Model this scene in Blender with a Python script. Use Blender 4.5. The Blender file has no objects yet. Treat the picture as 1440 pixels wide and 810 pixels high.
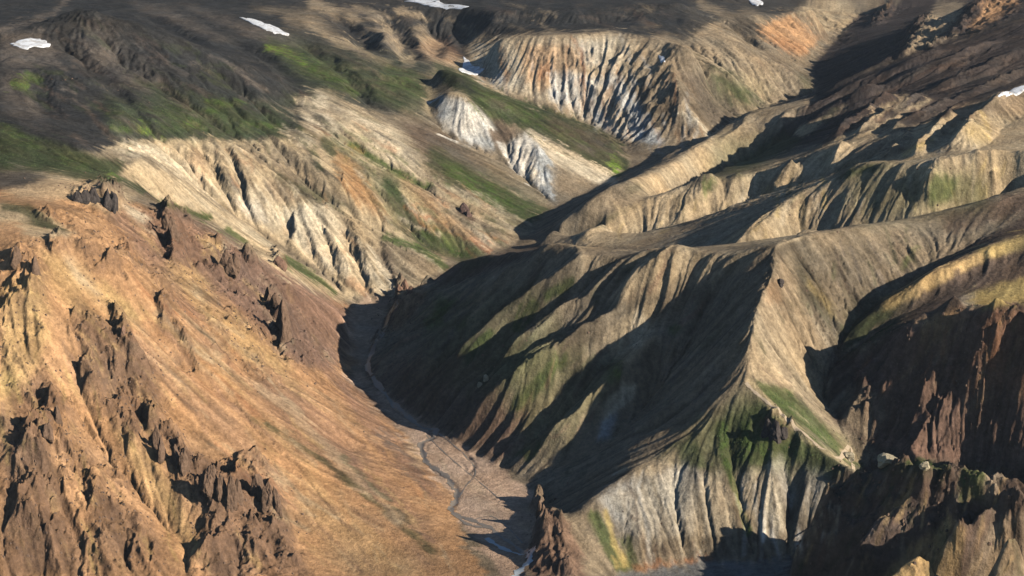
import bpy, bmesh, math, random
import numpy as np

# ------------------------------------------------------------------ camera, sky, sun
CAM_H = 600.0                      # metres above the gravel bed at the foot of the frame
FPX = 2888.0                       # focal length in pixels of a 1440 wide frame
PITCH = math.radians(13.0)
SUN_AZ = math.radians(116.0)      # clockwise from the viewing direction (+Y)
SUN_EL = math.radians(24.0)

scene = bpy.context.scene
cam_data = bpy.data.cameras.new('camera')
cam_data.sensor_width = 36.0
cam_data.lens = 36.0 * FPX / 1440.0
cam_data.clip_start = 5.0
cam_data.clip_end = 40000.0
cam = bpy.data.objects.new('camera', cam_data)
cam.location = (0.0, 0.0, CAM_H)
cam.rotation_euler = (math.pi / 2 - PITCH, 0.0, 0.0)
scene.collection.objects.link(cam)
scene.camera = cam

world = bpy.data.worlds.new('World')
scene.world = world
world.use_nodes = True
wn = world.node_tree.nodes
wn.clear()
sky = wn.new('ShaderNodeTexSky')
sky.sky_type = 'NISHITA'
sky.sun_disc = False
sky.sun_elevation = SUN_EL
sky.sun_rotation = SUN_AZ
sky.altitude = 600.0
sky.air_density = 1.0
sky.dust_density = 0.2
sky.ozone_density = 3.0
bg = wn.new('ShaderNodeBackground')
bg.inputs['Strength'].default_value = 0.06
wo = wn.new('ShaderNodeOutputWorld')
world.node_tree.links.new(sky.outputs['Color'], bg.inputs['Color'])
world.node_tree.links.new(bg.outputs['Background'], wo.inputs['Surface'])

sun_data = bpy.data.lights.new('sun', 'SUN')
sun_data.energy = 5.0
sun_data.angle = math.radians(0.5)
sun_data.color = (1.0, 0.915, 0.78)
sun = bpy.data.objects.new('sun', sun_data)
sun.rotation_euler = (math.pi / 2 - SUN_EL, 0.0, math.pi - SUN_AZ)
sun.location = (3000, -1000, 2500)
scene.collection.objects.link(sun)

scene.view_settings.view_transform = 'Standard'
scene.view_settings.look = 'None'
scene.view_settings.exposure = 0.4
scene.view_settings.gamma = 1.0
scene.view_settings.use_curve_mapping = False

scene.cycles.diffuse_bounces = 0
rng = np.random.default_rng(7)
random.seed(7)

# ------------------------------------------------------------------ survey: sight lines to ground points
CP, SP = math.cos(PITCH), math.sin(PITCH)

def ray(u, v):
    """azimuth and downward tangent of the sight line through a point of the survey photograph"""
    x = (np.asarray(u, float) - 720.0) / FPX
    y = (405.0 - np.asarray(v, float)) / FPX
    dx, dy, dz = x, CP + y * SP, -SP + y * CP
    h = np.hypot(dx, dy)
    return np.arctan2(dx, dy), -dz / h

def project(X, Y, Z):
    zc = Z - CAM_H
    d = Y * CP - zc * SP
    up = Y * SP + zc * CP
    return 720.0 + FPX * X / d, 405.0 - FPX * up / d

def survey(pts):
    """(u, v, height or range) -> azimuth, range, height; values under 700 are heights, others ranges"""
    out = []
    for u, v, q in pts:
        a, t = ray(u, v)
        if q < 700:
            out.append((float(a), (CAM_H - q) / float(t), q))
        else:
            out.append((float(a), q, CAM_H - q * float(t)))
    return out

# ridge lines, valley lines and slope lines of the massif
SKELETON = [
 # gravel bed, left and right bank
 [(705,812,0),(690,790,0),(668,757,1),(645,735,1),(640,700,2),(612,665,3),(590,640,4),(560,600,6),(520,560,9),(488,525,12),(497,490,15),(490,460,18),(512,428,20)],
 [(722,812,0),(735,790,0),(745,760,1),(762,705,2),(740,672,3),(700,655,4),(650,632,5),(612,605,7),(570,575,9),(535,550,11),(510,520,13),(530,480,16),(548,440,20),(560,432,21)],
 # the stream farther up
 [(530,430,21),(620,392,27),(700,352,33),(735,335,36),(755,315,40),(775,298,43),(800,285,46),(830,268,50),(860,250,55),(885,238,58),(920,228,62),(960,212,68),(1000,195,75),(1083,150,92),(1147,133,105),(1143,93,125),(1165,65,138),(1185,40,150),(1230,10,175)],
 # central ridge
 [(556,410,2335),(593,405,2310),(640,400,2270),(680,386,2240),(715,372,2200),(745,358,2165),(775,341,2130),(810,344,2110),(845,362,2080),(875,363,2065),(907,352,2050),(950,350,2035),(975,355,2025),(1000,358,2015),(1040,355,2000),(1092,343,1985),(1140,328,2050),(1200,318,2110),(1280,308,2200),(1350,290,2230),(1440,268,2260),(1560,262,2260)],
 [(773,341,2130),(740,352,2200),(690,358,2290),(650,366,2340),(625,382,2370),(600,401,2390)],
 [(900,450,1985),(820,480,1968),(740,515,1945),(670,538,1962),(610,548,2000),(570,535,2070)],
 # foot of the red cliff at the nose
 [(525,490,15),(540,455,19)],
 # crest running towards the viewer, down to the spire
 [(1092,343,1985),(1090,375,1935),(1078,400,1900),(1068,430,1868),(1060,460,1840),(1052,500,1805),(1049,540,1778),(1003,568,1758),(984,601,1742),(944,625,1727),(920,644,1712),(885,663,1685),(852,686,1660),(813,720,1635),(795,728,1628),(772,722,1622),(762,715,1622),(763,747,1602),(773,773,1582),(790,793,1564),(813,812,1548)],
 # trough left of it
 [(1020,390,1980),(975,470,1940),(915,565,1880),(840,630,1822),(770,690,1750)],
 # grassy ridge with the footpath
 [(1050,540,1778),(1080,562,1757),(1110,590,1738),(1150,625,1715),(1190,650,1690),(1215,668,1672),(1240,700,1650)],
 # cliff foot and gravel plain
 [(850,815,-5),(890,806,-5),(960,792,-5),(1060,787,-5),(1115,785,-5),(1200,790,-5),(1300,780,-4),(1440,770,0),(1560,765,2)],
 [(860,816,-6),(1000,816,-6),(1110,816,-6)],
 # valley right of the path ridge
 [(1440,303,2200),(1330,360,2128),(1220,430,2020),(1160,500,1925),(1150,540,1880),(1175,590,1830),(1215,655,1775),(1250,700,8),(1250,760,-3)],
 # yellow ridge, gully, red mountain
 [(1200,465,1950),(1240,425,1985),(1300,385,2010),(1400,342,2080),(1440,328,2110),(1560,330,2110)],
 [(1175,500,1925),(1200,490,1935),(1250,445,1970),(1300,420,1988),(1380,383,2035),(1440,360,2060),(1560,362,2060)],
 [(1215,482,1915),(1260,462,1900),(1290,450,1890),(1330,430,1880),(1365,425,1868),(1400,432,1850),(1440,432,1835),(1500,490,1800),(1560,580,1760)],  # the end beyond the frame is lowered to let sun onto the hill
 [(1480,560,88),(1560,610,62),(1700,650,40)],  # unseen low ground added so nothing here blocks the sun
 [(1240,625,1800),(1300,650,1735),(1440,665,1690),(1560,670,1680)],
 [(1350,700,10),(1440,720,15),(1560,730,20)],
 # foreground crag
 [(1107,815,1275),(1117,753,1285),(1147,727,1300),(1163,693,1310),(1187,673,1315),(1220,660,1315),(1243,650,1310),(1277,648,1300),(1303,653,1290),(1357,653,1275),(1387,657,1265),(1423,670,1250),(1440,675,1240),(1480,715,1230),(1560,800,1220)],  # the end beyond the frame drops away to keep the crag lit
 [(1395,690,1240),(1357,715,1225),(1320,740,1215),(1260,787,1200),(1237,812,1192)],
 [(1250,720,1252),(1200,760,1240),(1180,812,1225)],
 [(1412,705,1262),(1385,745,1252),(1350,812,1232)],
 [(1440,715,1210),(1415,745,1200),(1395,812,1180)],
 [(1060,860,50),(1107,900,75),(1237,900,100),(1440,900,110),(1560,900,60)],
 [(950,900,-6),(800,900,-8),(640,870,-4),(400,880,-2),(100,880,0),(0,870,2),(-120,870,4)],
 [(1235,677,74),(1290,681,80),(1350,684,80),(1440,695,74),(1560,705,60)],  # unseen ridge added behind the crag, to shade the cliff foot
 # orange mountain
 [(73,242,228),(124,249,222),(164,250,212),(200,267,190),(222,280,175),(262,295,155),(289,304,143),(320,322,125),(360,350,105),(400,372,88),(440,395,62),(480,418,35),(505,428,22)],
 [(60,255,2120),(120,262,2110),(200,290,2175),(240,300,2195),(300,328,2210),(345,355,2215),(395,388,2220),(420,405,2225),(470,432,2275),(490,445,2290)],
 [(-120,285,1990),(0,285,2000),(60,290,1990),(150,300,2010)],
 [(-120,330,1900),(0,325,1900),(60,330,1880),(130,335,1880),(150,337,1890)],
 [(20,345,1860),(45,400,1800),(60,450,1765),(75,510,1740),(80,560,1700),(95,620,1655),(110,700,1600),(120,812,1530)],
 [(-120,450,1790),(0,450,1780),(0,600,1660),(0,812,1520)],
 [(150,337,1890),(220,400,1885),(280,460,1880),(350,520,1870),(430,580,1850),(500,640,1835)],
 [(75,510,1740),(150,560,1735),(230,610,1715),(330,672,1690),(430,750,1640),(500,812,1570)],
 [(240,300,2195),(300,365,2130),(350,420,2090),(400,470,2060),(440,500,2040)],
 [(120,812,1530),(300,812,1545),(480,812,1560)],
 # dark plateau and the pale knoll
 [(-120,150,2380),(0,165,260),(80,187,250),(127,207,238)],
 [(-120,235,240),(0,235,235),(73,242,228)],
 [(170,229,2340),(195,222,2363),(240,247,2400),(300,288,2430),(350,325,2440),(420,372,2440),(480,412,2430),(498,421,2420)],
 [(210,215,2440),(290,270,2490),(350,310,2500),(400,350,2490),(440,372,2480),(478,395,2460),(498,415,2440)],
 [(143,211,2330),(195,198,2480),(255,198,2560),(295,195,2620),(355,200,2680),(408,193,2740)],
 [(415,180,2790),(415,140,3000),(447,127,3010)],
 [(110,3,3000),(250,50,2950),(350,90,2960),(430,125,2970)],
 [(-120,20,3000),(0,40,3000),(60,30,3020),(110,3,3000)],
 [(0,100,2700),(100,100,2700),(200,120,2720)],
 [(150,170,2480),(300,150,2760)],
 # spurs and gullies of the pale slopes under the plateau
 [(447,127,3010),(500,165,2931),(560,200,2893),(610,235,2877),(650,262,2854),(700,292,2845),(745,316,2811)],
 [(500,205,2840),(560,240,2828),(640,290,2776),(715,337,2717)],
 [(440,190,2782),(500,225,2769),(555,247,2771),(590,275,2747),(640,315,2714),(690,352,2665)],
 [(545,262,2720),(570,310,2690),(600,345,2660),(645,367,2640)],
 [(408,193,2740),(449,242,2671),(502,275,2655),(544,302,2655),(584,344,2635),(615,362,2640)],
 [(395,215,2700),(445,262,2655),(500,298,2640),(560,340,2625)],
 [(355,200,2680),(385,240,2610),(440,282,2587),(495,307,2590),(547,333,2595),(600,357,2600)],
 [(337,198,2660),(365,250,2571),(390,290,2549),(405,312,2537)],
 # side valley with white cliffs
 [(777,290,44),(757,267,58),(735,242,75),(697,217,95),(647,197,115),(608,167,140),(608,130,165),(605,92,3500),(570,75,3600)],
 [(612,88,3347),(660,112,3283),(720,142,3250),(800,165,3276),(870,200,3274),(888,222,3250)],
 [(625,126,3210),(640,128,3197),(665,143,3172),(690,165,3165),(715,190,3140),(748,188,3150),(765,210,3090),(783,238,3050)],
 [(885,236,58),(875,198,3400),(825,172,3491),(760,153,3482),(700,125,3549),(662,98,3703),(650,72,3870),(640,50,4000)],
 # far striped cliff and the spurs right of it
 [(690,55,3680),(703,48,3660),(747,47,3650),(813,47,3640),(853,42,3700),(927,53,3640),(965,60,3570)],
 [(927,53,3640),(950,110,3480),(975,160,3417),(1000,192,3364)],
 [(965,60,3570),(1020,95,3610),(1085,146,3652)],
 [(985,120,3600),(1030,165,3567)],
 [(975,25,3894),(1050,65,3773),(1110,95,3776),(1158,122,3757)],
 [(1040,90,3707),(1110,130,3730)],
 [(1060,20,4100),(1100,20,4233),(1150,5,4311)],
 [(1120,70,4029),(1160,65,4190)],
 [(1265,84,3750),(1290,55,3830),(1330,25,3900),(1390,-10,3980),(1560,-30,4000)],
 [(1180,122,3520),(1260,90,3620),(1350,55,3640),(1440,24,3650)],
 # far tops
 [(600,0,4200),(700,15,3950),(850,10,3980),(960,0,4050)],
 [(560,40,3700),(520,70,3500),(480,95,3250)],
 [(300,15,3700),(370,40,3500),(440,20,3900)],
 # long spurs right of the stream
 [(770,320,2660),(795,307,2710),(827,282,2710),(862,258,2780),(887,250,2815),(928,235,2890),(960,219,2985),(1000,190,3140),(1030,172,3240),(1055,155,3250),(1083,147,3270),(1147,136,3300),(1213,100,3350),(1310,60,3400),(1440,23,3450),(1560,-5,3500)],
 [(905,273,2760),(935,261,2840),(1000,240,3020),(1045,222,3110),(1092,197,3140),(1140,168,3170),(1190,140,3220),(1260,105,3230),(1330,85,3240)],
 [(820,325,2620),(860,300,2700),(900,282,2740),(930,268,2760),(973,252,2780),(1007,250,2790),(1038,247,2800),(1067,240,2810),(1105,230,2810),(1142,212,2815),(1180,201,2800),(1231,197,2790),(1276,186,2790),(1320,168,2815),(1364,148,2860),(1440,119,2910),(1560,95,3030)],
 [(745,350,2690),(800,352,2690),(880,345,2680),(915,327,2690),(947,313,2710),(1003,295,2735),(1072,273,2755),(1120,260,2755),(1170,245,2740),(1230,224,2700),(1320,213,2670),(1400,190,2690)],
 [(985,365,2290),(1020,345,2330),(1047,328,2370),(1080,303,2420),(1120,271,2480),(1153,253,2510),(1193,234,2510),(1227,228,2490),(1298,228,2450),(1320,226,2440),(1364,210,2460),(1440,194,2470),(1560,185,2470)],
 [(1092,341,2370),(1130,318,2400),(1220,312,2400),(1300,302,2380),(1440,262,2380),(1560,255,2380)],
 [(745,358,2640),(800,375,45),(870,385,55),(940,388,65),(1000,390,75),(1060,372,90),(1130,345,100),(1200,345,108),(1300,330,125),(1440,300,140),(1560,300,140)],
]

# lesser spurs (+) and gullies (-): points, height, half width in metres
SPURS = [
 ([(700,362),(650,388),(620,400)], -8, 24),
 ([(622,410),(600,445),(575,475),(540,510),(517,535)], 5, 18),
 ([(745,362),(704,400),(664,447),(636,464),(604,502),(560,548)], 13, 27),
 ([(842,361),(800,390),(747,430),(716,451),(689,473),(658,498),(618,540)], 19, 28),
 ([(898,358),(860,400),(820,438),(775,465),(730,497),(680,533)], 17, 27),
 ([(950,352),(925,382),(905,408),(867,459),(822,481),(767,515),(720,554),(650,600)], 23, 31),
 ([(935,470),(905,505),(876,540),(852,568),(814,601),(772,625),(748,652)], 19, 28),
 ([(1075,400),(1020,450),(960,520),(900,580)], 4, 16),
 ([(1060,460),(1000,520),(930,580),(850,640)], 4, 16),
 ([(1400,58),(1330,92),(1250,125),(1172,165)], 12, 22), ([(1440,72),(1380,103),(1300,135)], 12, 22), ([(1330,72),(1250,102),(1190,125),(1140,150)], 10, 20), ([(1460,92),(1395,122),(1340,148)], 10, 20), ([(1265,82),(1205,108),(1155,130)], 8, 18),
 ([(1305,455),(1262,520),(1225,585)], 12, 20), ([(1345,465),(1318,530),(1285,600)], 12, 20), ([(1440,520),(1410,580),(1380,645)], 12, 20),
 ([(990,172),(965,200),(930,228)], 5, 14), ([(1060,160),(1030,190),(990,225)], 6, 14), ([(1110,160),(1080,185)], 6, 14),
 # long gullies between the spurs on the right
 ([(905,273),(935,261),(1000,240),(1045,222),(1092,197),(1140,168),(1190,140),(1260,105)], -20, 55),
 ([(960,312),(1003,295),(1072,273),(1120,260)], -16, 55),
 ([(1130,140),(1200,128),(1290,90)], -10, 40),
 # stripes on the big dark slope
 ([(1240,135),(1190,152),(1150,172),(1110,192)], 20, 29),
 ([(1258,141),(1240,152),(1209,178),(1164,205)], 23, 32),
 ([(1304,141),(1253,168),(1200,197)], 20, 29),
 ([(1340,145),(1300,165),(1240,192)], 12, 23),
 ([(1110,172),(1060,205),(1010,232)], 6, 16),
 # spurs on the long tan faces
 ([(1003,252),(990,275),(965,300),(950,313)], 20, 29),
 ([(1040,250),(1025,275),(1008,293)], 14, 23),
 ([(1120,234),(1097,255),(1080,270)], 20, 29),
 ([(1182,205),(1174,225),(1164,243)], 12, 20),
 ([(1285,188),(1264,210),(1245,225)], 14, 23),
 ([(1340,165),(1312,195),(1288,222)], 23, 29),
 ([(1415,143),(1370,187),(1336,216)], 27, 35),
 ([(1318,240),(1308,265),(1302,290)], 20, 29),
 ([(1402,225),(1402,270)], 16, 23),
 ([(1445,220),(1440,262)], 16, 23),
 ([(1200,240),(1190,270),(1180,305)], 4, 20),
 # red mountain
 ([(1394,436),(1384,485),(1376,530),(1366,600)], 20, 30),
 ([(1430,445),(1432,500),(1438,570)], 8, 14),
 ([(1312,446),(1285,478),(1245,508)], 16, 22),
 ([(1350,432),(1337,450),(1320,476),(1298,494)], 17, 24),
 ([(1215,540),(1200,575),(1192,610)], 14, 18),
 ([(1262,588),(1232,645)], 6, 14),
 ([(1300,595),(1280,650)], 6, 15),
 ([(1350,585),(1330,655)], 8, 20),
 # cliff flutes, right of the river
 ([(985,605),(975,660),(975,720)], 3, 14),
 ([(1010,640),(1010,720)], 2.5, 12),
 ([(1080,600),(1090,660),(1085,730)], 3, 16),
 ([(1120,620),(1130,680),(1130,740)], 2.5, 14),
 ([(1027,580),(1030,640),(1050,740)], -4, 14),
 ([(1105,600),(1110,680),(1110,740)], -4, 10),
 ([(855,700),(870,740),(880,780)], -4, 12),
 # pale slopes
 ([(255,200),(275,230),(300,262)], 5, 12),
 ([(275,198),(300,232),(325,282)], -6, 12),
 ([(295,196),(320,240),(345,290)], 6, 14),
 ([(318,198),(335,250),(352,300)], -7, 12),
 ([(405,292),(395,330),(415,360)], -7, 12),
 ([(430,285),(440,320),(450,360)], 5, 14),
 ([(460,290),(470,340),(490,400)], 5, 14),
 ([(490,310),(515,360),(535,405)], 6, 12),
 ([(480,310),(500,360),(515,410)], -5, 10),
 ([(530,330),(545,370),(560,400)], -4, 10),
 ([(480,230),(485,270),(495,290)], 5, 14),
 ([(510,235),(525,270),(540,300)], 5, 12),
 # stream beds and old channels in the gravel
 ([(560,428),(545,448),(536,470),(522,500),(518,520)], -1.4, 5),
 ([(540,552),(565,578),(590,600),(612,604),(608,617),(592,625),(596,640),(600,650),(615,661),(630,672),(636,685),(643,692),(641,705),(634,715),(640,723),(662,731),(690,743)], -1.5, 4),
 ([(684,757),(705,770),(733,780),(747,774)], -1.2, 4), ([(748,776),(743,790),(730,803),(724,813)], -1.5, 5),
 ([(652,640),(665,652),(668,664),(660,668)], -1.3, 3), ([(600,628),(604,634)], -1, 3), ([(640,650),(672,670),(684,686)], -1, 3), ([(545,568),(560,590),(556,600)], -1.2, 3), ([(548,560),(575,590)], -1.0, 3), ([(660,690),(700,705),(706,700)], -.9, 3),
 # plateau gullies and the winding hollows behind it
 ([(250,60),(330,112),(418,182)], -9, 24), ([(150,60),(260,140),(335,188)], -8, 24), ([(100,60),(160,130),(215,190)], -8, 24), ([(50,100),(75,165)], -7, 22), ([(420,55),(500,112),(545,165)], -10, 26), ([(330,55),(430,122)], -8, 24), ([(200,20),(300,70)], -6, 24),
 ([(480,25),(512,45),(522,72)], -18, 34), ([(545,25),(570,50),(575,82)], -18, 34), ([(600,20),(618,48),(605,75)], -14, 30), ([(455,85),(520,100),(590,125)], -9, 22), ([(60,30),(150,45)], -6, 20), ([(700,20),(800,30),(900,25)], -9, 40), ([(985,15),(1040,40),(1075,70)], -12, 26),
 ([(230,100),(300,140),(350,180)], 6, 18), ([(120,100),(190,160)], 6, 18), ([(360,90),(430,140)], 6, 18),
 # orange mountain: chutes
 ([(90,345),(150,400),(210,450),(270,510),(330,560)], -6, 22),
 ([(85,560),(150,620),(210,690),(270,770)], -8, 26),
 ([(240,330),(300,400),(330,450)], -4, 18),
 ([(385,440),(392,490),(405,515)], -9, 9),
 ([(232,330),(234,350),(232,362)], -9, 8),
]

# rock ribs standing out of the orange mountain, the nose and the foreground crag: points, height, half width
RIBS = [
 ([(22,350),(30,385),(24,430),(20,470)], 9.6, 15.0), ([(45,365),(52,400),(50,440)], 6.7, 11.2), ([(3,395),(5,450),(10,500)], 5.9, 12.5),
 ([(120,448),(127,485),(137,540),(150,592)], 10.4, 13.8), ([(147,462),(157,505),(167,550),(177,602)], 11.1, 12.5),
 ([(180,470),(193,520),(206,560),(214,602)], 13.3, 13.8), ([(135,520),(147,560),(160,600)], 5.9, 10.0), ([(170,560),(185,600),(192,635)], 6.7, 10.0),
 ([(219,597),(226,640),(240,684)], 11.8, 12.5), ([(247,621),(257,662),(266,705)], 11.8, 12.5), ([(297,655),(300,690),(294,735)], 12.6, 12.5),
 ([(327,668),(318,712),(302,762),(292,808)], 16.3, 15.0), ([(361,658),(371,695),(384,735),(394,792)], 14.8, 17.5), ([(345,690),(348,740),(350,800)], 8.9, 12.5),
 ([(78,566),(62,606),(32,640),(6,665)], 13.3, 16.2), ([(62,618),(42,690),(27,770),(22,810)], 10.4, 15.0), ([(98,622),(107,680),(110,720)], 8.9, 11.2),
 ([(128,640),(138,700),(142,740)], 7.4, 12.5), ([(150,672),(155,730),(152,790)], 8.9, 12.5), ([(80,680),(72,740),(70,800)], 7.4, 13.8),
 ([(190,730),(205,770),(215,810)], 7.4, 11.2), ([(172,655),(180,700)], 5.2, 10.0),
 ([(140,262),(150,285),(152,300)], 8.9, 12.5), ([(160,268),(165,290)], 8.9, 10.0), ([(120,268),(122,280)], 5.2, 8.8), ([(105,268),(112,285)], 4.4, 8.8),
 ([(237,297),(243,335),(244,360)], 14.8, 11.2), ([(262,310),(275,345)], 6.7, 12.5), ([(322,348),(330,380),(328,400)], 11.1, 12.5),
 ([(352,360),(362,390)], 7.4, 11.2), ([(392,358),(400,385)], 7.4, 10.0), ([(375,398),(388,415)], 8.9, 11.2), ([(394,425),(401,465),(406,515)], 16.3, 13.8),
 ([(300,440),(315,480)], 7.4, 12.5), ([(235,405),(245,430)], 6.7, 11.2), ([(225,418),(238,450),(245,475)], 5.9, 10.0), ([(327,430),(335,470)], 6.7, 11.2),
 ([(360,460),(365,490)], 5.9, 10.0), ([(175,445),(180,470)], 4.4, 7.5), ([(420,505),(435,522)], 5.9, 10.0),
 ([(160,430),(165,460)], 4.4, 8.8), ([(250,470),(262,500),(272,520)], 4.4, 10.0), ([(60,300),(90,318)], 2.2, 10.0),
 ([(75,330),(85,370)], 4.4, 11.2), ([(120,345),(128,380)], 4.4, 11.2), ([(150,345),(158,385)], 4.4, 11.2), ([(180,350),(190,390)], 4.4, 11.2),
 ([(564,398),(566,412)], 6.7, 8.8), ([(572,405),(562,440),(552,465)], 8.9, 13.8), ([(527,480),(532,492)], 6.7, 8.8),
 ([(600,400),(585,425),(572,450)], 4.4, 10.0),
 ([(762,704),(764,728)], 9, 7), ([(775,726),(778,760),(790,800)], 4, 9),
 ([(1086,585),(1082,610)], 8.9, 11.2), ([(1100,590),(1095,618)], 6.7, 10.0),
 ([(1152,725),(1145,760),(1140,800)], 5.9, 12.5), ([(1185,676),(1180,720)], 5.2, 11.2), ([(1230,660),(1215,700)], 5.2, 11.2),

 ([(1272,78),(1290,50),(1310,15)], 11.8, 25.0), ([(1345,45),(1370,20),(1400,-5)], 10.4, 22.5), ([(1310,70),(1350,45)], 7.4, 17.5),
 ([(1230,35),(1255,5)], 11.8, 22.5),
 ([(1322,742),(1300,768),(1268,800)], 4, 6), ([(1352,722),(1340,760),(1325,800)], 4, 6), ([(1372,705),(1362,740),(1345,775)], 3.5, 5), ([(1412,748),(1402,785)], 4, 6), ([(1432,735),(1428,790)], 4, 6),
 ([(1395,668),(1388,695)], 4, 6), ([(1262,655),(1255,690),(1240,720)], 5, 8), ([(1300,662),(1290,700)], 5, 8), ([(1335,662),(1325,690)], 4, 7), ([(1205,690),(1190,740)], 6, 9), ([(1165,705),(1160,760)], 6, 8),
]

# ------------------------------------------------------------------ numerical tools
def perlin(X, Y, scale, seed):
    r = np.random.default_rng(seed)
    perm = r.permutation(1024).astype(np.int32)
    ang = r.random(1024).astype(np.float32) * (2 * np.pi)
    gx, gy = np.cos(ang), np.sin(ang)
    x = (X / scale).astype(np.float32); y = (Y / scale).astype(np.float32)
    xi = np.floor(x).astype(np.int32); yi = np.floor(y).astype(np.int32)
    fx = x - xi; fy = y - yi
    def g(ix, iy, dx, dy):
        h = perm[(perm[ix & 1023] + iy) & 1023]
        return gx[h] * dx + gy[h] * dy
    sx = fx * fx * fx * (fx * (fx * 6 - 15) + 10); sy = fy * fy * fy * (fy * (fy * 6 - 15) + 10)
    a = g(xi, yi, fx, fy); b = g(xi + 1, yi, fx - 1, fy)
    c = g(xi, yi + 1, fx, fy - 1); d = g(xi + 1, yi + 1, fx - 1, fy - 1)
    a = a + sx * (b - a); c = c + sx * (d - c)
    return (a + sy * (c - a)) * 1.5

def fbm(X, Y, scale, octv, seed, gain=0.5):
    out = np.zeros(X.shape, np.float32); amp = 1.0
    for o in range(octv):
        out += amp * perlin(X, Y, scale / 2 ** o, seed + 17 * o); amp *= gain
    return out

def ridged(X, Y, scale, octv, seed):
    out = np.zeros(X.shape, np.float32); amp = 1.0; w = 1.0
    for o in range(octv):
        n = 1.0 - np.abs(perlin(X, Y, scale / 2 ** o, seed + 13 * o)) * 1.6
        n = np.clip(n, 0, 1) ** 2 * w
        out += amp * n; w = np.clip(n * 1.5, 0, 1); amp *= 0.5
    return out

def blur1(A, s, axis):
    if s <= 0: return A
    k = int(max(1, round(3 * s))); x = np.arange(-k, k + 1); w = np.exp(-x * x / (2 * s * s)); w /= w.sum()
    pad = [(0, 0)] * A.ndim; pad[axis] = (k, k)
    B = np.pad(A, pad, mode='edge'); n = A.shape[axis]; out = np.zeros_like(A)
    for i, wi in enumerate(w):
        sl = [slice(None)] * A.ndim; sl[axis] = slice(i, i + n)
        out += wi.astype(A.dtype) * B[tuple(sl)]
    return out

def blur(A, s, s2=None):
    return blur1(blur1(A, s, 0), s if s2 is None else s2, 1)

def cubic1(A, pos, axis):
    """Catmull-Rom resampling of A along one axis at fractional positions"""
    n = A.shape[axis]; pos = np.clip(pos, 0, n - 1.001); i = np.floor(pos).astype(int); f = (pos - i)
    sh = [1, 1]; sh[axis] = len(pos); f = f.reshape(sh)
    P = [np.take(A, np.clip(i + k, 0, n - 1), axis=axis) for k in (-1, 0, 1, 2)]
    return (P[1] + 0.5 * f * (P[2] - P[0] + f * (2 * P[0] - 5 * P[1] + 4 * P[2] - P[3] + f * (3 * (P[1] - P[2]) + P[3] - P[0]))))

# ------------------------------------------------------------------ base relief: stretch a sheet over the skeleton
LR0, LR1 = math.log(480.0), math.log(9000.0)
TH0, TH1 = math.radians(-25.0), math.radians(25.0)
CN, CM = 840, 440

def solve_sheet():
    def dense(line):
        s = survey(line); pts = []
        for (a0, r0, z0), (a1, r1, z1) in zip(s[:-1], s[1:]):
            n = max(2, int(max(abs(math.log(r1 / r0)) / (LR1 - LR0) * CN, abs(a1 - a0) / (TH1 - TH0) * CM) * 2.5))
            for k in range(n + 1):
                f = k / n
                x0, y0, x1, y1 = r0 * math.sin(a0), r0 * math.cos(a0), r1 * math.sin(a1), r1 * math.cos(a1)
                x, y = x0 + (x1 - x0) * f, y0 + (y1 - y0) * f
                pts.append((math.atan2(x, y), math.hypot(x, y), z0 + (z1 - z0) * f))
        return pts
    P = np.array([p for l in SKELETON for p in dense(l)])
    rimr = []
    for a in np.linspace(TH0, TH1, CM * 2):            # far country beyond the frame
        for rr, zz in ((5600, 262), (9000, 300)):
            rimr.append((a, rr, zz + 18 * math.sin(a * 31 + rr)))
        rimr.append((a, 490, 20.0))
    P = np.vstack([P, np.array(rimr)])
    Z = None
    for lev in (5, 4, 3, 2, 1, 0):
        n, m = (CN >> lev) + 1, (CM >> lev) + 1
        fi = (np.log(P[:, 1]) - LR0) / (LR1 - LR0) * (n - 1); fj = (P[:, 0] - TH0) / (TH1 - TH0) * (m - 1)
        i = np.clip(np.rint(fi).astype(int), 0, n - 1); j = np.clip(np.rint(fj).astype(int), 0, m - 1)
        s = np.zeros((n, m)); c = np.zeros((n, m))
        np.add.at(s, (i, j), P[:, 2]); np.add.at(c, (i, j), 1.0)
        fixed = c > 0; val = s / np.maximum(c, 1)
        if Z is None:
            Z = np.full((n, m), 120.0)
        else:
            Z = cubic1(cubic1(Z, np.linspace(0, Z.shape[0] - 1, n), 0), np.linspace(0, Z.shape[1] - 1, m), 1)
        hr = (LR1 - LR0) / (n - 1); ht = (TH1 - TH0) / (m - 1); wr, wt = 1 / hr ** 2, 1 / ht ** 2
        wr, wt = wr / (2 * wr + 2 * wt), wt / (2 * wr + 2 * wt)
        Z[fixed] = val[fixed]
        par = (np.add.outer(np.arange(n), np.arange(m)) & 1).astype(bool)
        om = 1.8
        for it in range(160 if lev > 1 else 110):
            for colr in (par, ~par):
                Q = np.pad(Z, 1, mode='edge')
                N = wr * (Q[:-2, 1:-1] + Q[2:, 1:-1]) + wt * (Q[1:-1, :-2] + Q[1:-1, 2:])
                upd = colr & ~fixed
                Z = np.where(upd, Z + om * (N - Z), Z)
    return Z

COARSE = solve_sheet()
COARSE = blur(COARSE, 0.9, 0.9)

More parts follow.
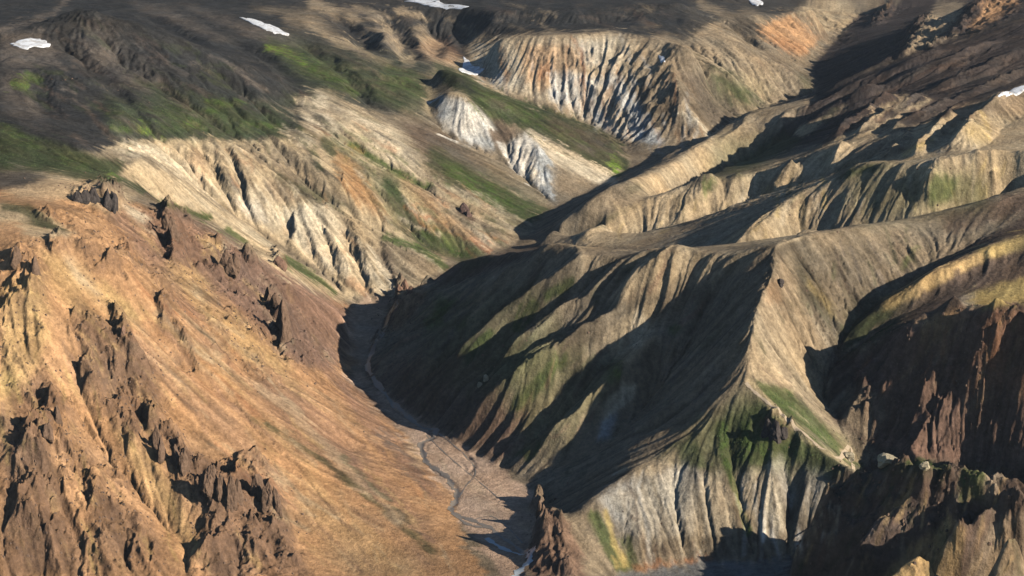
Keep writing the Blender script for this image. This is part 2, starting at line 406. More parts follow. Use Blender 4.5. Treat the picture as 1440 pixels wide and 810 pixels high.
# ------------------------------------------------------------------ ground grid: finer near the viewer
lnr = np.concatenate([np.linspace(math.log(500), math.log(1060), 24, endpoint=False),
                      np.linspace(math.log(1060), math.log(4650), 1250, endpoint=False),
                      np.linspace(math.log(4650), math.log(8900), 40)])
th = np.concatenate([np.linspace(math.radians(-24.5), math.radians(-15.3), 40, endpoint=False),
                     np.linspace(math.radians(-15.3), math.radians(15.3), 960, endpoint=False),
                     np.linspace(math.radians(15.3), math.radians(24.5), 60)])
NR, NT = len(lnr), len(th)
R = np.exp(lnr)
Z = cubic1(cubic1(COARSE, (lnr - LR0) / (LR1 - LR0) * CN, 0), (th - TH0) / (TH1 - TH0) * CM, 1).astype(np.float32)
GX = (R[:, None] * np.sin(th)[None, :]).astype(np.float32)
GY = (R[:, None] * np.cos(th)[None, :]).astype(np.float32)
DR = np.gradient(R).astype(np.float32)[:, None]
DT = (R[:, None] * np.gradient(th)[None, :]).astype(np.float32)

def hit(u, v, Zs):
    """where a sight line of the survey meets the relief Zs: range index (float), column index (float)"""
    a, t = ray(u, v)
    fj = np.interp(a, th, np.arange(NT)); j = int(round(float(fj))); j = min(max(j, 0), NT - 1)
    ang = (CAM_H - Zs[:, j]) / R
    below = np.nonzero(ang[20:] <= t)[0]
    i = int(below[0]) + 20 if len(below) else NR - 1
    if i > 0:
        d0, d1 = ang[i - 1] - t, ang[i] - t
        f = d0 / (d0 - d1) if d0 > 0 else 1.0
    else: f = 1.0
    rr = R[i - 1] + (R[i] - R[i - 1]) * f
    zz = Zs[i - 1, j] + (Zs[i, j] - Zs[i - 1, j]) * f
    return rr * math.sin(a), rr * math.cos(a), float(zz)

def seg_field(P, w):
    """distance to a plan polyline, inside a window of the grid: slices, distance, position 0..1 along it"""
    P = np.asarray(P, float)[:, :2]
    rr = np.hypot(P[:, 0], P[:, 1]); aa = np.arctan2(P[:, 0], P[:, 1])
    i0 = np.searchsorted(R, rr.min() - w); i1 = np.searchsorted(R, rr.max() + w)
    j0 = np.searchsorted(th, aa.min() - w / rr.min()); j1 = np.searchsorted(th, aa.max() + w / rr.min())
    sl = (slice(i0, max(i1, i0 + 1)), slice(j0, max(j1, j0 + 1)))
    X, Y = GX[sl], GY[sl]
    best = np.full(X.shape, 1e9, np.float32); along = np.zeros(X.shape, np.float32)
    L = np.hypot(*(P[1:] - P[:-1]).T); tot = max(L.sum(), 1e-6); acc = 0.0
    for k in range(len(P) - 1):
        d = P[k + 1] - P[k]; l2 = max((d ** 2).sum(), 1e-9)
        t = np.clip(((X - P[k, 0]) * d[0] + (Y - P[k, 1]) * d[1]) / l2, 0, 1)
        q = np.hypot(X - P[k, 0] - t * d[0], Y - P[k, 1] - t * d[1])
        m = q < best
        best[m] = q[m]; along[m] = ((acc + t * L[k]) / tot)[m]; acc += L[k]
    return sl, best, along

BASE = Z.copy()
lift = np.zeros_like(Z)
wobx = fbm(GX, GY, 60, 2, 901) * 7; woby = fbm(GX, GY, 60, 2, 977) * 7
GXs, GYs = GX.copy(), GY.copy()
GX += wobx; GY += woby                                  # lines wander a little
for pts, h, w in SPURS:
    P = [hit(u, v, BASE) for u, v in pts]
    sl, d, al = seg_field(P, w * 1.3)
    prof = np.clip(1 - d / w, 0, 1)
    prof = prof * (.55 + .45 * prof) if h > 0 else prof * prof * (3 - 2 * prof)
    taper = np.clip(np.minimum(al * 6 + 0.25, (1 - al) * 5 + 0.15), 0, 1)
    lift[sl] += h * prof * taper
RIBM = np.zeros_like(Z)
ribn = fbm(GX, GY, 16, 2, 931)
for pts, h, w in RIBS:
    P = [hit(u, v, BASE) for u, v in pts]
    sl, d, al = seg_field(P, w * 1.5)
    prof = np.clip(1.12 - d / w - .32 * ribn[sl], 0, 1)
    prof = prof ** .9
    taper = np.clip(np.minimum(al * 9 + 0.75, (1 - al) * 3 + 0.1), 0, 1)
    lift[sl] += h * prof * taper * (1 + .35 * ribn[sl])
    RIBM[sl] = np.maximum(RIBM[sl], np.clip(prof * 1.6, 0, 1) * taper)
GX, GY = GXs, GYs
Z = Z + lift

# ------------------------------------------------------------------ survey canvas: where each kind of ground lies
CU0, CV0, CS = -260.0, -140.0, 2.0
CW, CHh = 980, 560
cu, cv = np.meshgrid(CU0 + CS * (np.arange(CW) + .5), CV0 + CS * (np.arange(CHh) + .5))

CUV = (cu, cv)

def poly_mask(poly, soft):
    m = np.zeros(cu.shape, bool); n = len(poly)
    for k in range(n):
        (x0, y0), (x1, y1) = poly[k], poly[(k + 1) % n]
        if y0 == y1: continue
        c = ((cv >= min(y0, y1)) & (cv < max(y0, y1)))
        m ^= c & (cu < x0 + (cv - y0) * (x1 - x0) / (y1 - y0))
    return blur(m.astype(np.float32), soft / CS)

def line_mask(pts, w0, w1=None, soft=3.0, win=(slice(None), slice(None))):
    w1 = w0 if w1 is None else w1; cu, cv = CUV[0][win], CUV[1][win]
    best = np.zeros(cu.shape, np.float32); n = len(pts) - 1
    for k in range(n):
        (x0, y0), (x1, y1) = pts[k], pts[k + 1]
        dx, dy = x1 - x0, y1 - y0; l2 = max(dx * dx + dy * dy, 1e-6)
        t = np.clip(((cu - x0) * dx + (cv - y0) * dy) / l2, 0, 1)
        d = np.hypot(cu - x0 - t * dx, cv - y0 - t * dy)
        w = w0 + (w1 - w0) * (k + t) / n
        best = np.maximum(best, np.clip((w - d) / soft + 0.5, 0, 1))
    return best

def visible(Zs):
    ang = (CAM_H - Zs) / R[:, None]
    return ang <= np.minimum.accumulate(ang, axis=0) + 2e-4

def to_ground(canvas, Zs, jitter=0.0, seed=3):
    """lay a canvas of the survey photograph on the relief; ground it does not show takes its neighbours' values"""
    U, V = project(GX, GY, Zs)
    if isinstance(jitter, tuple):
        U = U + jitter[0]; V = V + jitter[1]
    elif jitter:
        U = U + fbm(GX, GY, 45, 4, seed) * jitter; V = V + fbm(GX, GY, 45, 4, seed + 5) * jitter * .7
    x = np.clip((U - CU0) / CS - .5, 0, CW - 1.01); y = np.clip((V - CV0) / CS - .5, 0, CHh - 1.01)
    xi = x.astype(np.int32); yi = y.astype(np.int32); fx = (x - xi).astype(np.float32); fy = (y - yi).astype(np.float32)
    C = canvas if canvas.ndim == 3 else canvas[..., None]
    vis = visible(Zs)
    # columns first: copy each hidden stretch from the visible ground on either side of it
    idx = np.arange(NR)[:, None]
    last = np.maximum.accumulate(np.where(vis, idx, 0), axis=0)
    nxt = np.minimum.accumulate(np.where(vis, idx, NR - 1)[::-1], axis=0)[::-1]
    f = np.where(nxt > last, (idx - last) / np.maximum(nxt - last, 1), 0).astype(np.float32)
    cols = np.broadcast_to(np.arange(NT)[None, :], (NR, NT))
    outs = []
    for k in range(C.shape[2]):
        c = C[..., k].astype(np.float32)
        v = (c[yi, xi] * (1 - fx) + c[yi, xi + 1] * fx) * (1 - fy) + (c[yi + 1, xi] * (1 - fx) + c[yi + 1, xi + 1] * fx) * fy
        v = v[last, cols] * (1 - f) + v[nxt, cols] * f
        outs.append(v)
    return outs[0] if canvas.ndim == 2 else np.stack(outs, -1)

# relief maps: crags, fluted cliffs, smooth scree, flat ground
crag_c = np.zeros(cu.shape, np.float32); flute_c = np.zeros(cu.shape, np.float32); calm_c = np.zeros(cu.shape, np.float32)
for poly, a in [
    ([(0,340),(30,335),(75,350),(70,440),(60,520),(20,600),(0,640)], .7),
    ([(105,255),(165,262),(175,300),(170,330),(150,330),(120,300),(95,280)], .9),
    ([(60,290),(170,320),(250,350),(260,410),(200,390),(120,350)], .8),
    ([(190,300),(245,292),(300,330),(345,352),(400,390),(430,420),(470,470),(465,520),(420,520),(380,500),(330,430),(280,390),(230,370)], 1.05),
    ([(110,440),(180,455),(215,500),(235,590),(160,620),(110,520)], .9),
    ([(0,560),(70,500),(90,560),(150,620),(190,720),(230,812),(0,812)], .75),
    ([(205,590),(245,610),(300,650),(335,662),(395,672),(420,760),(440,812),(270,812),(290,740),(230,670)], .95),
    ([(270,440),(350,470),(400,510),(420,560),(360,540),(300,500)], .85),
    ([(380,490),(470,500),(500,540),(440,545)], .5),
    ([(520,400),(600,395),(570,470),(525,500),(520,460)], .8),
    ([(745,690),(775,715),(800,760),(820,812),(740,812)], .7),
    ([(1110,812),(1150,720),(1230,640),(1300,645),(1440,650),(1440,812)], .7),
    ([(1200,480),(1440,420),(1440,640),(1240,620),(1190,560)], 1.0),
    ([(1065,570),(1110,570),(1115,620),(1075,625)], .4),
    ([(1255,60),(1440,-30),(1440,20),(1300,70)], .9),
    ([(1060,20),(1170,0),(1210,60),(1110,80)], .6),
    ([(740,60),(960,60),(980,150),(880,220),(780,150)], .6),
    ([(30,20),(130,0),(260,110),(160,130),(60,110),(0,110),(0,60)], .45),
    ([(1070,350),(1100,345),(1110,420),(1060,520),(1050,450)], .35),
  ]:
    m = poly_mask(poly, 8); crag_c = np.maximum(crag_c, m * a * .62)
for poly, a in [
    ([(650,70),(700,48),(930,55),(1010,100),(1010,190),(930,225),(800,165),(660,110)], .36),
    ([(620,122),(660,135),(698,170),(700,215),(640,195)], .7),
    ([(700,205),(750,185),(790,240),(780,290),(740,250)], .7),
    ([(140,205),(410,190),(470,290),(480,400),(400,330),(300,270),(200,215)], .45),
    ([(380,290),(470,285),(560,340),(600,400),(490,410),(410,340)], .5),
    ([(420,150),(530,180),(620,240),(700,300),(740,330),(690,355),(560,330),(470,250)], .35),
    ([(830,720),(900,660),(960,610),(1050,550),(1130,610),(1210,670),(1180,740),(1110,790),(890,806)], .2),
    ([(1080,345),(1300,305),(1440,270),(1440,300),(1320,365),(1210,430),(1160,500),(1170,580),(1060,520)], .55),
    ([(1240,410),(1440,335),(1440,370),(1280,430)], .8),
    ([(1100,240),(1440,200),(1440,300),(1110,320)], .22),
    ([(900,260),(1130,215),(1440,130),(1440,190),(1110,270),(900,330)], .15),
    ([(560,400),(780,345),(1090,345),(1040,520),(760,640),(640,620),(500,520)], .10),
    ([(1000,0),(1220,0),(1160,110),(1000,90)], .5),
    ([(970,30),(1160,120),(1090,150),(1000,190),(930,120)], .6),
    ([(0,400),(160,560),(330,760),(640,812),(0,812)], .3),
    ([(420,400),(600,560),(640,740),(640,812),(420,760),(250,540)], .25),
  ]:
    m = poly_mask(poly, 10); flute_c = np.maximum(flute_c, m * a)
for poly, a in [
    ([(560,590),(640,640),(765,690),(745,810),(690,800),(640,730),(490,510),(490,420),(555,425),(530,520)], 1.0),
    ([(870,800),(1130,775),(1440,770),(1440,830),(860,830)], 1.0),
    ([(410,470),(640,700),(660,812),(430,812),(320,640),(250,500),(330,470)], .55),
    ([(0,0),(480,0),(600,60),(420,180),(140,205),(0,180)], .1),
    ([(180,222),(500,415),(470,405),(300,300),(170,245)], .7),
    ([(600,0),(960,0),(930,50),(700,45)], .3),
  ]:
    m = poly_mask(poly, 8); calm_c = np.maximum(calm_c, m * a)

CRAG, FLUTE, CALM = [to_ground(c, Z, 4.0, s) for c, s in ((crag_c, 21), (flute_c, 31), (calm_c, 41))]

# ------------------------------------------------------------------ running water: carve the drainage into the slopes
def erode(Z, K, steps, seed, sub=2, m=0.5, talus=0.0):
    r = np.random.default_rng(seed)
    Zc = Z[::sub, ::sub].astype(np.float64); Kc = K[::sub, ::sub]
    n, mm = Zc.shape
    dr = (DR[::sub] * sub) * np.ones((1, mm)); dt = DT[::sub, ::sub] * sub
    area = (dr * dt).ravel()
    offs = [(-1, 0), (1, 0), (0, -1), (0, 1), (-1, -1), (-1, 1), (1, -1), (1, 1)]
    dist = [dr, dr, dt, dt] + [np.hypot(dr, dt)] * 4
    Z0 = Zc.copy()
    idx = np.arange(n * mm).reshape(n, mm)
    for s in range(steps):
        best = np.full((n, mm), 1e-5); rec = idx.copy(); dd = np.ones((n, mm))
        Zp = np.pad(Zc, 1, mode='edge'); Ip = np.pad(idx, 1, mode='edge')
        for (a, b), d in zip(offs, dist):
            zn = Zp[1 + a:1 + a + n, 1 + b:1 + b + mm]; sl = (Zc - zn) / d * (0.75 + 0.5 * r.random((n, mm)))
            k = sl > best
            best[k] = sl[k]; rec[k] = Ip[1 + a:1 + a + n, 1 + b:1 + b + mm][k]; dd[k] = d[k]
        order = np.argsort(Zc.ravel())
        A = area.tolist(); rl = rec.ravel().tolist(); ol = order.tolist()
        for i in reversed(ol):
            q = rl[i]
            if q != i: A[q] += A[i]
        A = np.array(A)
        F = (Kc.ravel() * A ** m / dd.ravel()).tolist(); zl = Zc.ravel().tolist()
        for i in ol:
            q = rl[i]
            if q != i:
                f = F[i]; zq = zl[q]
                if zl[i] > zq: zl[i] = (zl[i] + f * zq) / (1 + f)
        Zc = np.array(zl).reshape(n, mm)
        Zc = 0.8 * Zc + 0.2 * blur(Zc, 0.6)
    D = (Zc - Z0).astype(np.float32)
    pr = (np.arange(NR)) / sub; pt = np.arange(NT) / sub
    A = A.reshape(n, mm).astype(np.float32)
    return cubic1(cubic1(D, pr, 0), pt, 1).astype(np.float32), cubic1(cubic1(np.log(A), pr, 0), pt, 1).astype(np.float32)

slope_r = np.gradient(Z, axis=0) / DR; slope_t = np.gradient(Z, axis=1) / DT
SLOPE = np.hypot(slope_r, slope_t)
steep = np.clip((SLOPE - 0.12) / 0.35, 0, 1)
CRAG = np.maximum(CRAG, RIBM * .75)
rough = (0.25 + 0.75 * steep) * (1 - 0.9 * CALM)
Z = Z + (fbm(GX, GY, 110, 3, 51) * 3.0 + fbm(GX, GY, 40, 3, 57) * 2.0 * (0.4 + CRAG)) * rough
plat_c = poly_mask([(-260,-140),(1060,-140),(1060,15),(960,50),(700,46),(655,60),(610,95),(560,150),(430,150),(415,180),(143,210),(60,240),(-260,240)], 10)
PLAT = to_ground(plat_c, Z, 5.0, 45)
Z = Z + PLAT * (ridged(GX, GY, 120, 3, 46) * 2.5 - 1.4 + fbm(GX, GY, 30, 4, 47, .6) * 1.3)
Kmap = (0.10 + .35 * PLAT + 0.5 * FLUTE + 0.10 * CRAG) * rough * 0.12
dz, LOGA = erode(Z, Kmap, 7, 5)
dz = -10 * np.tanh(np.clip(-dz, -3, 40) / 10)
dz = blur(dz, .9, .9)
Z = Z + dz

# ------------------------------------------------------------------ rills: noise drawn out along the fall line
def streaks(noise, Zs, length, step):
    """line integral of a noise field along the fall line of Zs"""
    gr = np.gradient(Zs, axis=0) / DR; gt = np.gradient(Zs, axis=1) / DT
    g = np.hypot(gr, gt) + 1e-4
    vi = (-gr / g / DR * step).astype(np.float32); vj = (-gt / g / DT * step).astype(np.float32)
    acc = noise.copy(); wsum = 1.0
    i0, j0 = np.meshgrid(np.arange(NR, dtype=np.float32), np.arange(NT, dtype=np.float32), indexing='ij')
    n = int(length / step)
    for sgn in (1, -1):
        pi, pj = i0.copy(), j0.copy()
        for k in range(n):
            a = np.clip(pi + .5, 0, NR - 1).astype(np.int32); b = np.clip(pj + .5, 0, NT - 1).astype(np.int32)
            pi = pi + sgn * vi[a, b]; pj = pj + sgn * vj[a, b]
            a = np.clip(pi + .5, 0, NR - 1).astype(np.int32); b = np.clip(pj + .5, 0, NT - 1).astype(np.int32)
            w = 1 - k / n
            acc += w * noise[a, b]
            if sgn == 1: wsum += 2 * w
    acc /= wsum
    return acc / (acc.std() + 1e-6)

spur_c = np.zeros(cu.shape, np.float32)
for poly, q in [
    ([(545,420),(640,400),(775,345),(1090,348),(1050,530),(940,620),(760,700),(690,655),(600,600),(515,530)], .5),
    ([(1060,215),(1140,140),(1310,70),(1440,35),(1440,125),(1320,168),(1180,203)], .9),
    ([(830,325),(960,262),(1140,215),(1440,130),(1440,262),(1280,300),(1095,335),(900,340)], .6),
    ([(900,262),(960,220),(1083,150),(1147,137),(1045,222),(960,260)], .45),
    ([(1150,100),(1270,5),(1440,-40),(1440,20),(1310,60),(1180,120)], .7),
    ([(1095,348),(1300,310),(1440,275),(1330,355),(1220,425),(1165,500),(1170,580),(1110,545),(1055,530)], .4),
    ([(1200,495),(1290,455),(1440,440),(1440,655),(1300,645),(1220,620)], 1.0),
    ([(143,213),(410,195),(480,290),(620,360),(500,410),(400,340),(300,275)], .7),
    ([(420,150),(560,190),(745,318),(690,350),(560,300),(460,210)], .5),
    ([(960,60),(1060,40),(1158,122),(1085,146),(1000,190)], .7),
    ([(660,60),(930,57),(1000,190),(930,222),(790,155)], .25),
    ([(890,660),(1050,545),(1210,670),(1115,785),(890,800)], .45),
    ([(1110,812),(1150,730),(1240,660),(1440,660),(1440,812)], .5)]:
    spur_c = np.maximum(spur_c, poly_mask(poly, 12) * q)
SPURM = to_ground(spur_c, Z, 4.0, 49)
RID = streaks(perlin(GX, GY, 30, 78) + .45 * perlin(GX, GY, 15, 79), blur(Z, 9, 9), 150, 6.0)
RID2 = streaks(perlin(GX, GY, 13, 88) + .5 * perlin(GX, GY, 6.5, 89), blur(Z, 7, 7), 90, 4.0)
Z = Z + SPURM * (4.4 * (1.1 - np.sqrt(RID * RID + .03)) + 1.7 * (1.1 - np.sqrt(RID2 * RID2 + .02))) * np.clip(steep * 1.3, 0, 1) * (1 - CALM)
Z = Z + (1 - SPURM) * (1.1 - np.sqrt(RID2 * RID2 + .02)) * (.35 + .6 * PLAT + .5 * CRAG) * np.clip(steep * 1.3 + .3 * PLAT, 0, 1) * (1 - CALM * .6)
dz2, LOGA = erode(Z + fbm(GX, GY, 9, 3, 97) * .5 * rough, (0.05 + .2 * FLUTE + .14 * SPURM + .08 * CRAG + .1 * PLAT) * rough * .2, 3, 9, sub=1)
Z = Z - 5 * np.tanh(np.clip(-dz2, -1, 30) / 5)

Zs = blur(Z, 5, 5)
ST_A = streaks(perlin(GX, GY, 16, 71) + .6 * perlin(GX, GY, 8, 72), Zs, 70, 4.0)
ST_B = streaks(perlin(GX, GY, 6.5, 73) + .5 * perlin(GX, GY, 3.2, 74), Zs, 36, 2.5)
ST_C = streaks(perlin(GX, GY, 9, 75) + .8 * perlin(GX, GY, 4.5, 76), blur(Z, 9, 9), 260, 5.0)
Z = Z + (0.7 * ST_A * (0.2 + 1.6 * FLUTE + .6 * CRAG) + 0.45 * ST_B * (0.3 + 1.3 * FLUTE + .5 * CRAG)) * rough * steep

# ------------------------------------------------------------------ crags
cr = ridged(GX, GY, 46, 4, 81); cr2 = ridged(GX + 300, GY, 17, 3, 83)
knob = np.clip(fbm(GX, GY, 30, 2, 85) + .15, 0, 1)
def terrace(a, n):
    s = a * n; f = np.floor(s); return (f + np.clip((s - f - .5) * 3.0 + .5, 0, 1)) / n
rock = terrace(np.clip(cr * .55, 0, 1), 4) * 15 + knob * 10 + cr2 * 3.5
CR = np.clip(CRAG * 1.25 - .12, 0, 1)
Z = Z + (rock - 9) * CR * np.clip(steep + .3, 0, 1)
fine = fbm(GX, GY, 7, 3, 91, .6)
Z = Z + fine * (0.15 + 1.0 * CR + .35 * FLUTE) * (0.3 + .7 * steep) * (1 - .7 * CALM)

# ------------------------------------------------------------------ kinds of ground and where they lie
LAVA = (.036, .035, .034); LAVA2 = (.052, .047, .042); DUST = (.145, .118, .095)
MOSSD = (.046, .056, .026); MOSS = (.066, .096, .026); MOSSB = (.17, .25, .035)
TAN = (.43, .325, .20); TAN2 = (.315, .24, .155); PALE = (.56, .46, .32); WHITE = (.60, .55, .47); BLUE = (.38, .41, .42)
ORANGE = (.41, .235, .12); OCHRE = (.47, .31, .14); RUST = (.36, .16, .075); RED = (.20, .118, .084); BROWN = (.125, .078, .055)
GREYB = (.205, .16, .108); UMBER = (.115, .080, .058); BED = (.44, .305, .215); GRAVEL = (.17, .165, .155); YEL = (.44, .32, .12)
DKSLOPE = (.056, .044, .039)  # dark slope ground, darkened further for the shade on it
canvas = np.empty(cu.shape + (3,), np.float32); canvas[:] = GREYB
def P(col, poly, soft=8, a=1.0):
    m = poly_mask(poly, soft * .55)[..., None] * a
    canvas[:] = canvas * (1 - m) + np.array(col, np.float32) * m
def L(col, pts, w0, w1=None, soft=4, a=1.0):
    m = line_mask(pts, w0, w1, soft)[..., None] * a
    canvas[:] = canvas * (1 - m) + np.array(col, np.float32) * m

# --- dark plateau and the peak, upper left
P(LAVA, [(-260,-140),(720,-140),(720,20),(640,50),(600,60),(520,110),(447,127),(412,138),(425,160),(418,185),(355,200),(295,195),(255,198),(195,198),(143,213),(100,215),(0,190),(-260,190)], 5)
P(LAVA2, [(90,20),(150,30),(240,110),(200,130),(120,100),(70,60)], 12)
P(DUST, [(110,35),(150,30),(175,75),(150,90),(110,70)], 9, .5)
P(DUST, [(0,40),(60,45),(90,80),(60,95),(0,90)], 8, .75)
P(DUST, [(130,80),(230,115),(250,130),(190,120)], 8, .4)
P(DUST, [(0,95),(30,100),(70,180),(40,175),(0,150)], 8, .45)
L(DUST, [(95,0),(70,20),(30,35),(0,42)], 3, 4, 3, .7)
P(DUST, [(175,0),(240,10),(330,60),(300,55),(210,20)], 6, .5)
P(DUST, [(240,0),(420,50),(470,75),(400,70),(300,30)], 6, .55)
P(LAVA2, [(430,-30),(640,-30),(660,60),(650,95),(610,95),(560,160),(500,150),(440,110),(400,30)], 6, 1)
for pts, w in [([(440,5),(500,30),(520,50)],8),([(525,25),(560,60),(575,85)],10),([(585,50),(615,75),(640,92)],13),([(560,15),(600,25)],5),([(500,10),(545,25)],4),([(470,55),(510,75),(545,90)],6),([(430,30),(460,50)],5)]:
    L(TAN2, pts, w, w, 6, .85)
P(TAN2, [(350,10),(440,15),(480,50),(420,40)], 6, .5)
P(LAVA, [(340,15),(400,20),(395,35),(345,28)], 5)
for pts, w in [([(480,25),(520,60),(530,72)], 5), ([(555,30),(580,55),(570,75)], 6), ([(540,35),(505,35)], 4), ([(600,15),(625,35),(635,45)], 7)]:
    L(LAVA, pts, w, None, 4, .85)  # lava tone paints the shadow in the winding hollows
P(RUST, [(580,60),(625,55),(650,80),(635,95),(600,80)], 8, .25)
P(MOSSD, [(380,55),(480,95),(560,130),(600,160),(560,150),(440,110),(370,65)], 7, .8)
L(MOSSB, [(375,65),(405,75),(430,90)], 3, 4, 3, .75)
L(MOSS, [(440,95),(470,110),(500,130)], 6, 5, 5, .8)
P(LAVA2, [(470,70),(600,95),(610,165),(560,140),(480,110)], 8, .6)
P(MOSS, [(525,85),(590,110),(595,140),(540,120)], 8, .7)
# green swale
P(MOSSD, [(-260,170),(0,172),(60,195),(130,218),(175,230),(165,250),(110,246),(40,240),(-260,240)], 6)
P(MOSS, [(0,175),(60,200),(70,210),(20,200)], 6, .6)
P(MOSS, [(85,218),(125,232),(120,240),(90,232)], 5, .7)
L(MOSSB, [(156,247),(166,252)], 4, 4, 3, .9)
P(MOSS, [(140,140),(200,150),(300,155),(420,175),(400,192),(260,195),(160,190)], 12, .35)
for u, v, w, h in [(172,182,12,4),(206,184,7,5),(205,171,6,3),(270,176,8,4),(270,180,14,2),(315,147,20,5),(300,155,14,3),(352,176,12,4),(380,178,14,5),(48,110,9,7),(28,120,8,6),(160,160,9,4),(188,207,7,4),(232,200,4,6),(340,143,10,3)]:
    L(MOSSB if w < 9 else MOSS, [(u - w, v - h * .4), (u + w, v + h * .4)], h, h * .6, 3, .8)
# --- pale slopes under the plateau
P(TAN, [(143,211),(195,198),(255,198),(295,195),(355,200),(408,193),(425,180),(470,210),(560,300),(630,365),(590,400),(495,418),(440,372),(330,300),(210,215)], 3)
P(PALE, [(143,211),(230,200),(255,215),(330,290),(300,275),(215,218)], 5, .7)
P(PALE, [(320,250),(365,260),(400,310),(385,330),(345,300)], 6, .8)
P(WHITE, [(325,275),(365,285),(378,315),(350,305)], 6, .4)
P(GREYB, [(335,200),(350,205),(365,250),(345,245)], 5, .4)
L(LAVA2, [(300,197),(312,225),(335,270)], 3, 4, 3, .6)
L(LAVA2, [(345,200),(385,240),(440,283)], 3, 4, 4, .6)
L(UMBER, [(365,198),(400,240),(430,265)], 4, 5, 4, .6)
L(LAVA2, [(415,190),(450,235),(505,275),(560,320)], 4, 3, 4, .8)
L(LAVA2, [(430,140),(500,168),(560,200)], 2.5, 3, 3, .7)
L(UMBER, [(430,168),(500,210),(560,245)], 3, 3, 3, .6)
P(RUST, [(270,205),(290,215),(295,260),(275,245)], 6, .22)
P(LAVA2, [(376,205),(415,200),(470,265),(510,300),(480,300),(430,265)], 6, .6)
P(MOSSD, [(385,240),(470,280),(500,300),(470,296),(430,285),(390,258)], 6, .7)
P(TAN, [(400,200),(420,200),(455,270),(440,265)], 5, .6)
P(BROWN, [(375,255),(400,250),(440,285),(400,285),(372,270)], 6, .45)
P(PALE, [(395,295),(470,285),(500,340),(490,400),(430,350)], 6, .75)
P(TAN, [(495,305),(560,340),(590,380),(550,410),(500,410),(480,330)], 6, .8)
P(GREYB, [(540,330),(600,345),(625,375),(590,400),(560,400),(530,370)], 7, .8)
P(UMBER, [(525,350),(545,350),(560,395),(540,400)], 5, .5)
L(PALE, [(488,325),(515,370),(535,408)], 4, 6, 4, .8)
L(PALE, [(520,350),(545,390),(550,412)], 4, 5, 4, .8)
L(RUST, [(490,395),(515,412)], 7, 7, 5, .4)
L(MOSS, [(540,333),(590,350),(625,375)], 5, 6, 4, .9)
L(PALE, [(575,348),(605,365),(622,380)], 1.5, 1.5, 2, .7)
# knoll ridge
P(TAN, [(170,245),(198,222),(260,258),(350,320),(420,370),(498,418),(480,425),(420,398),(360,360),(300,312),(220,282)], 3)
P(PALE, [(198,222),(300,288),(400,358),(490,415),(440,395),(340,330),(230,265)], 6, .35)
L(MOSSD, [(70,243),(124,250),(170,252),(200,268),(222,281)], 5, 4, 3, .9)
L(UMBER, [(205,272),(222,282)], 3, 3, 3, .7)
L(MOSS, [(226,282),(262,297),(292,306)], 3, 5, 3, .95)
L(MOSS, [(320,322),(345,342)], 5, 3, 4, .8)
L(MOSS, [(400,365),(420,375),(450,397),(470,412)], 7, 4, 4, .9)
# slopes towards the side valley
P(TAN2, [(415,140),(447,127),(500,150),(610,220),(700,300),(745,325),(700,355),(630,365),(560,300),(470,215)], 4)
P(PALE, [(413,140),(450,128),(500,170),(470,190),(500,215),(440,190)], 6, .7)
P(PALE, [(470,150),(560,180),(600,225),(600,235),(540,215),(480,175)], 7, .75)
P(PALE, [(500,190),(590,235),(605,255),(560,240),(510,210)], 7, .5)
P(UMBER, [(560,165),(610,180),(690,235),(760,280),(740,300),(650,262),(590,215)], 6, .75)
L(DUST, [(600,190),(680,240),(750,285)], 4, 5, 4, .6)
P(GREYB, [(560,185),(620,235),(650,262),(610,250),(570,210)], 6, .6)
P(ORANGE, [(465,205),(490,215),(530,270),(545,310),(520,300),(480,255)], 7, .85)
P(RUST, [(480,230),(500,235),(520,280),(500,270)], 7, .5)
P(TAN2, [(430,185),(470,200),(460,235),(430,210)], 6, .6)
L(MOSSD, [(455,200),(465,212)], 8, 8, 5, .8)
L(MOSSD, [(420,180),(440,215),(452,235)], 6, 4, 4, .7)
L(MOSS, [(495,205),(540,232),(600,262)], 5, 5, 4, .9)
P(MOSSD, [(535,245),(560,255),(575,300),(640,350),(685,358),(650,366),(610,355),(575,335),(545,280)], 5)
P(UMBER, [(545,268),(570,300),(590,335),(570,330),(548,295)], 6, .6)
P(MOSS, [(590,310),(650,330),(685,358),(640,365),(600,335)], 7, .8)
P(ORANGE, [(560,245),(600,270),(650,318),(700,350),(685,356),(640,320),(600,305),(570,270)], 6, .55)
P(TAN, [(560,248),(620,310),(600,310),(570,280)], 6, .5)
P(PALE, [(640,305),(690,340),(700,352),(680,345)], 5, .6)
L(RUST, [(666,336),(690,354)], 3, 4, 3, .9)
L(BROWN, [(645,292),(662,308)], 6, 6, 4, .8)
P(MOSSD, [(605,205),(650,235),(760,290),(775,295),(740,320),(690,290),(640,260),(600,230)], 6)
P(MOSS, [(630,230),(690,262),(730,300),(700,290),(660,270),(620,240)], 8, .95)
P(UMBER, [(590,205),(610,220),(640,255),(620,250)], 6, .6)
L(PALE, [(631,262),(680,288),(744,315)], 2.5, 3, 3, .7)
L(GREYB, [(690,240),(740,265),(765,285)], 6, 6, 5, .5)
P(TAN2, [(690,300),(745,318),(735,335),(700,320)], 6, .6)
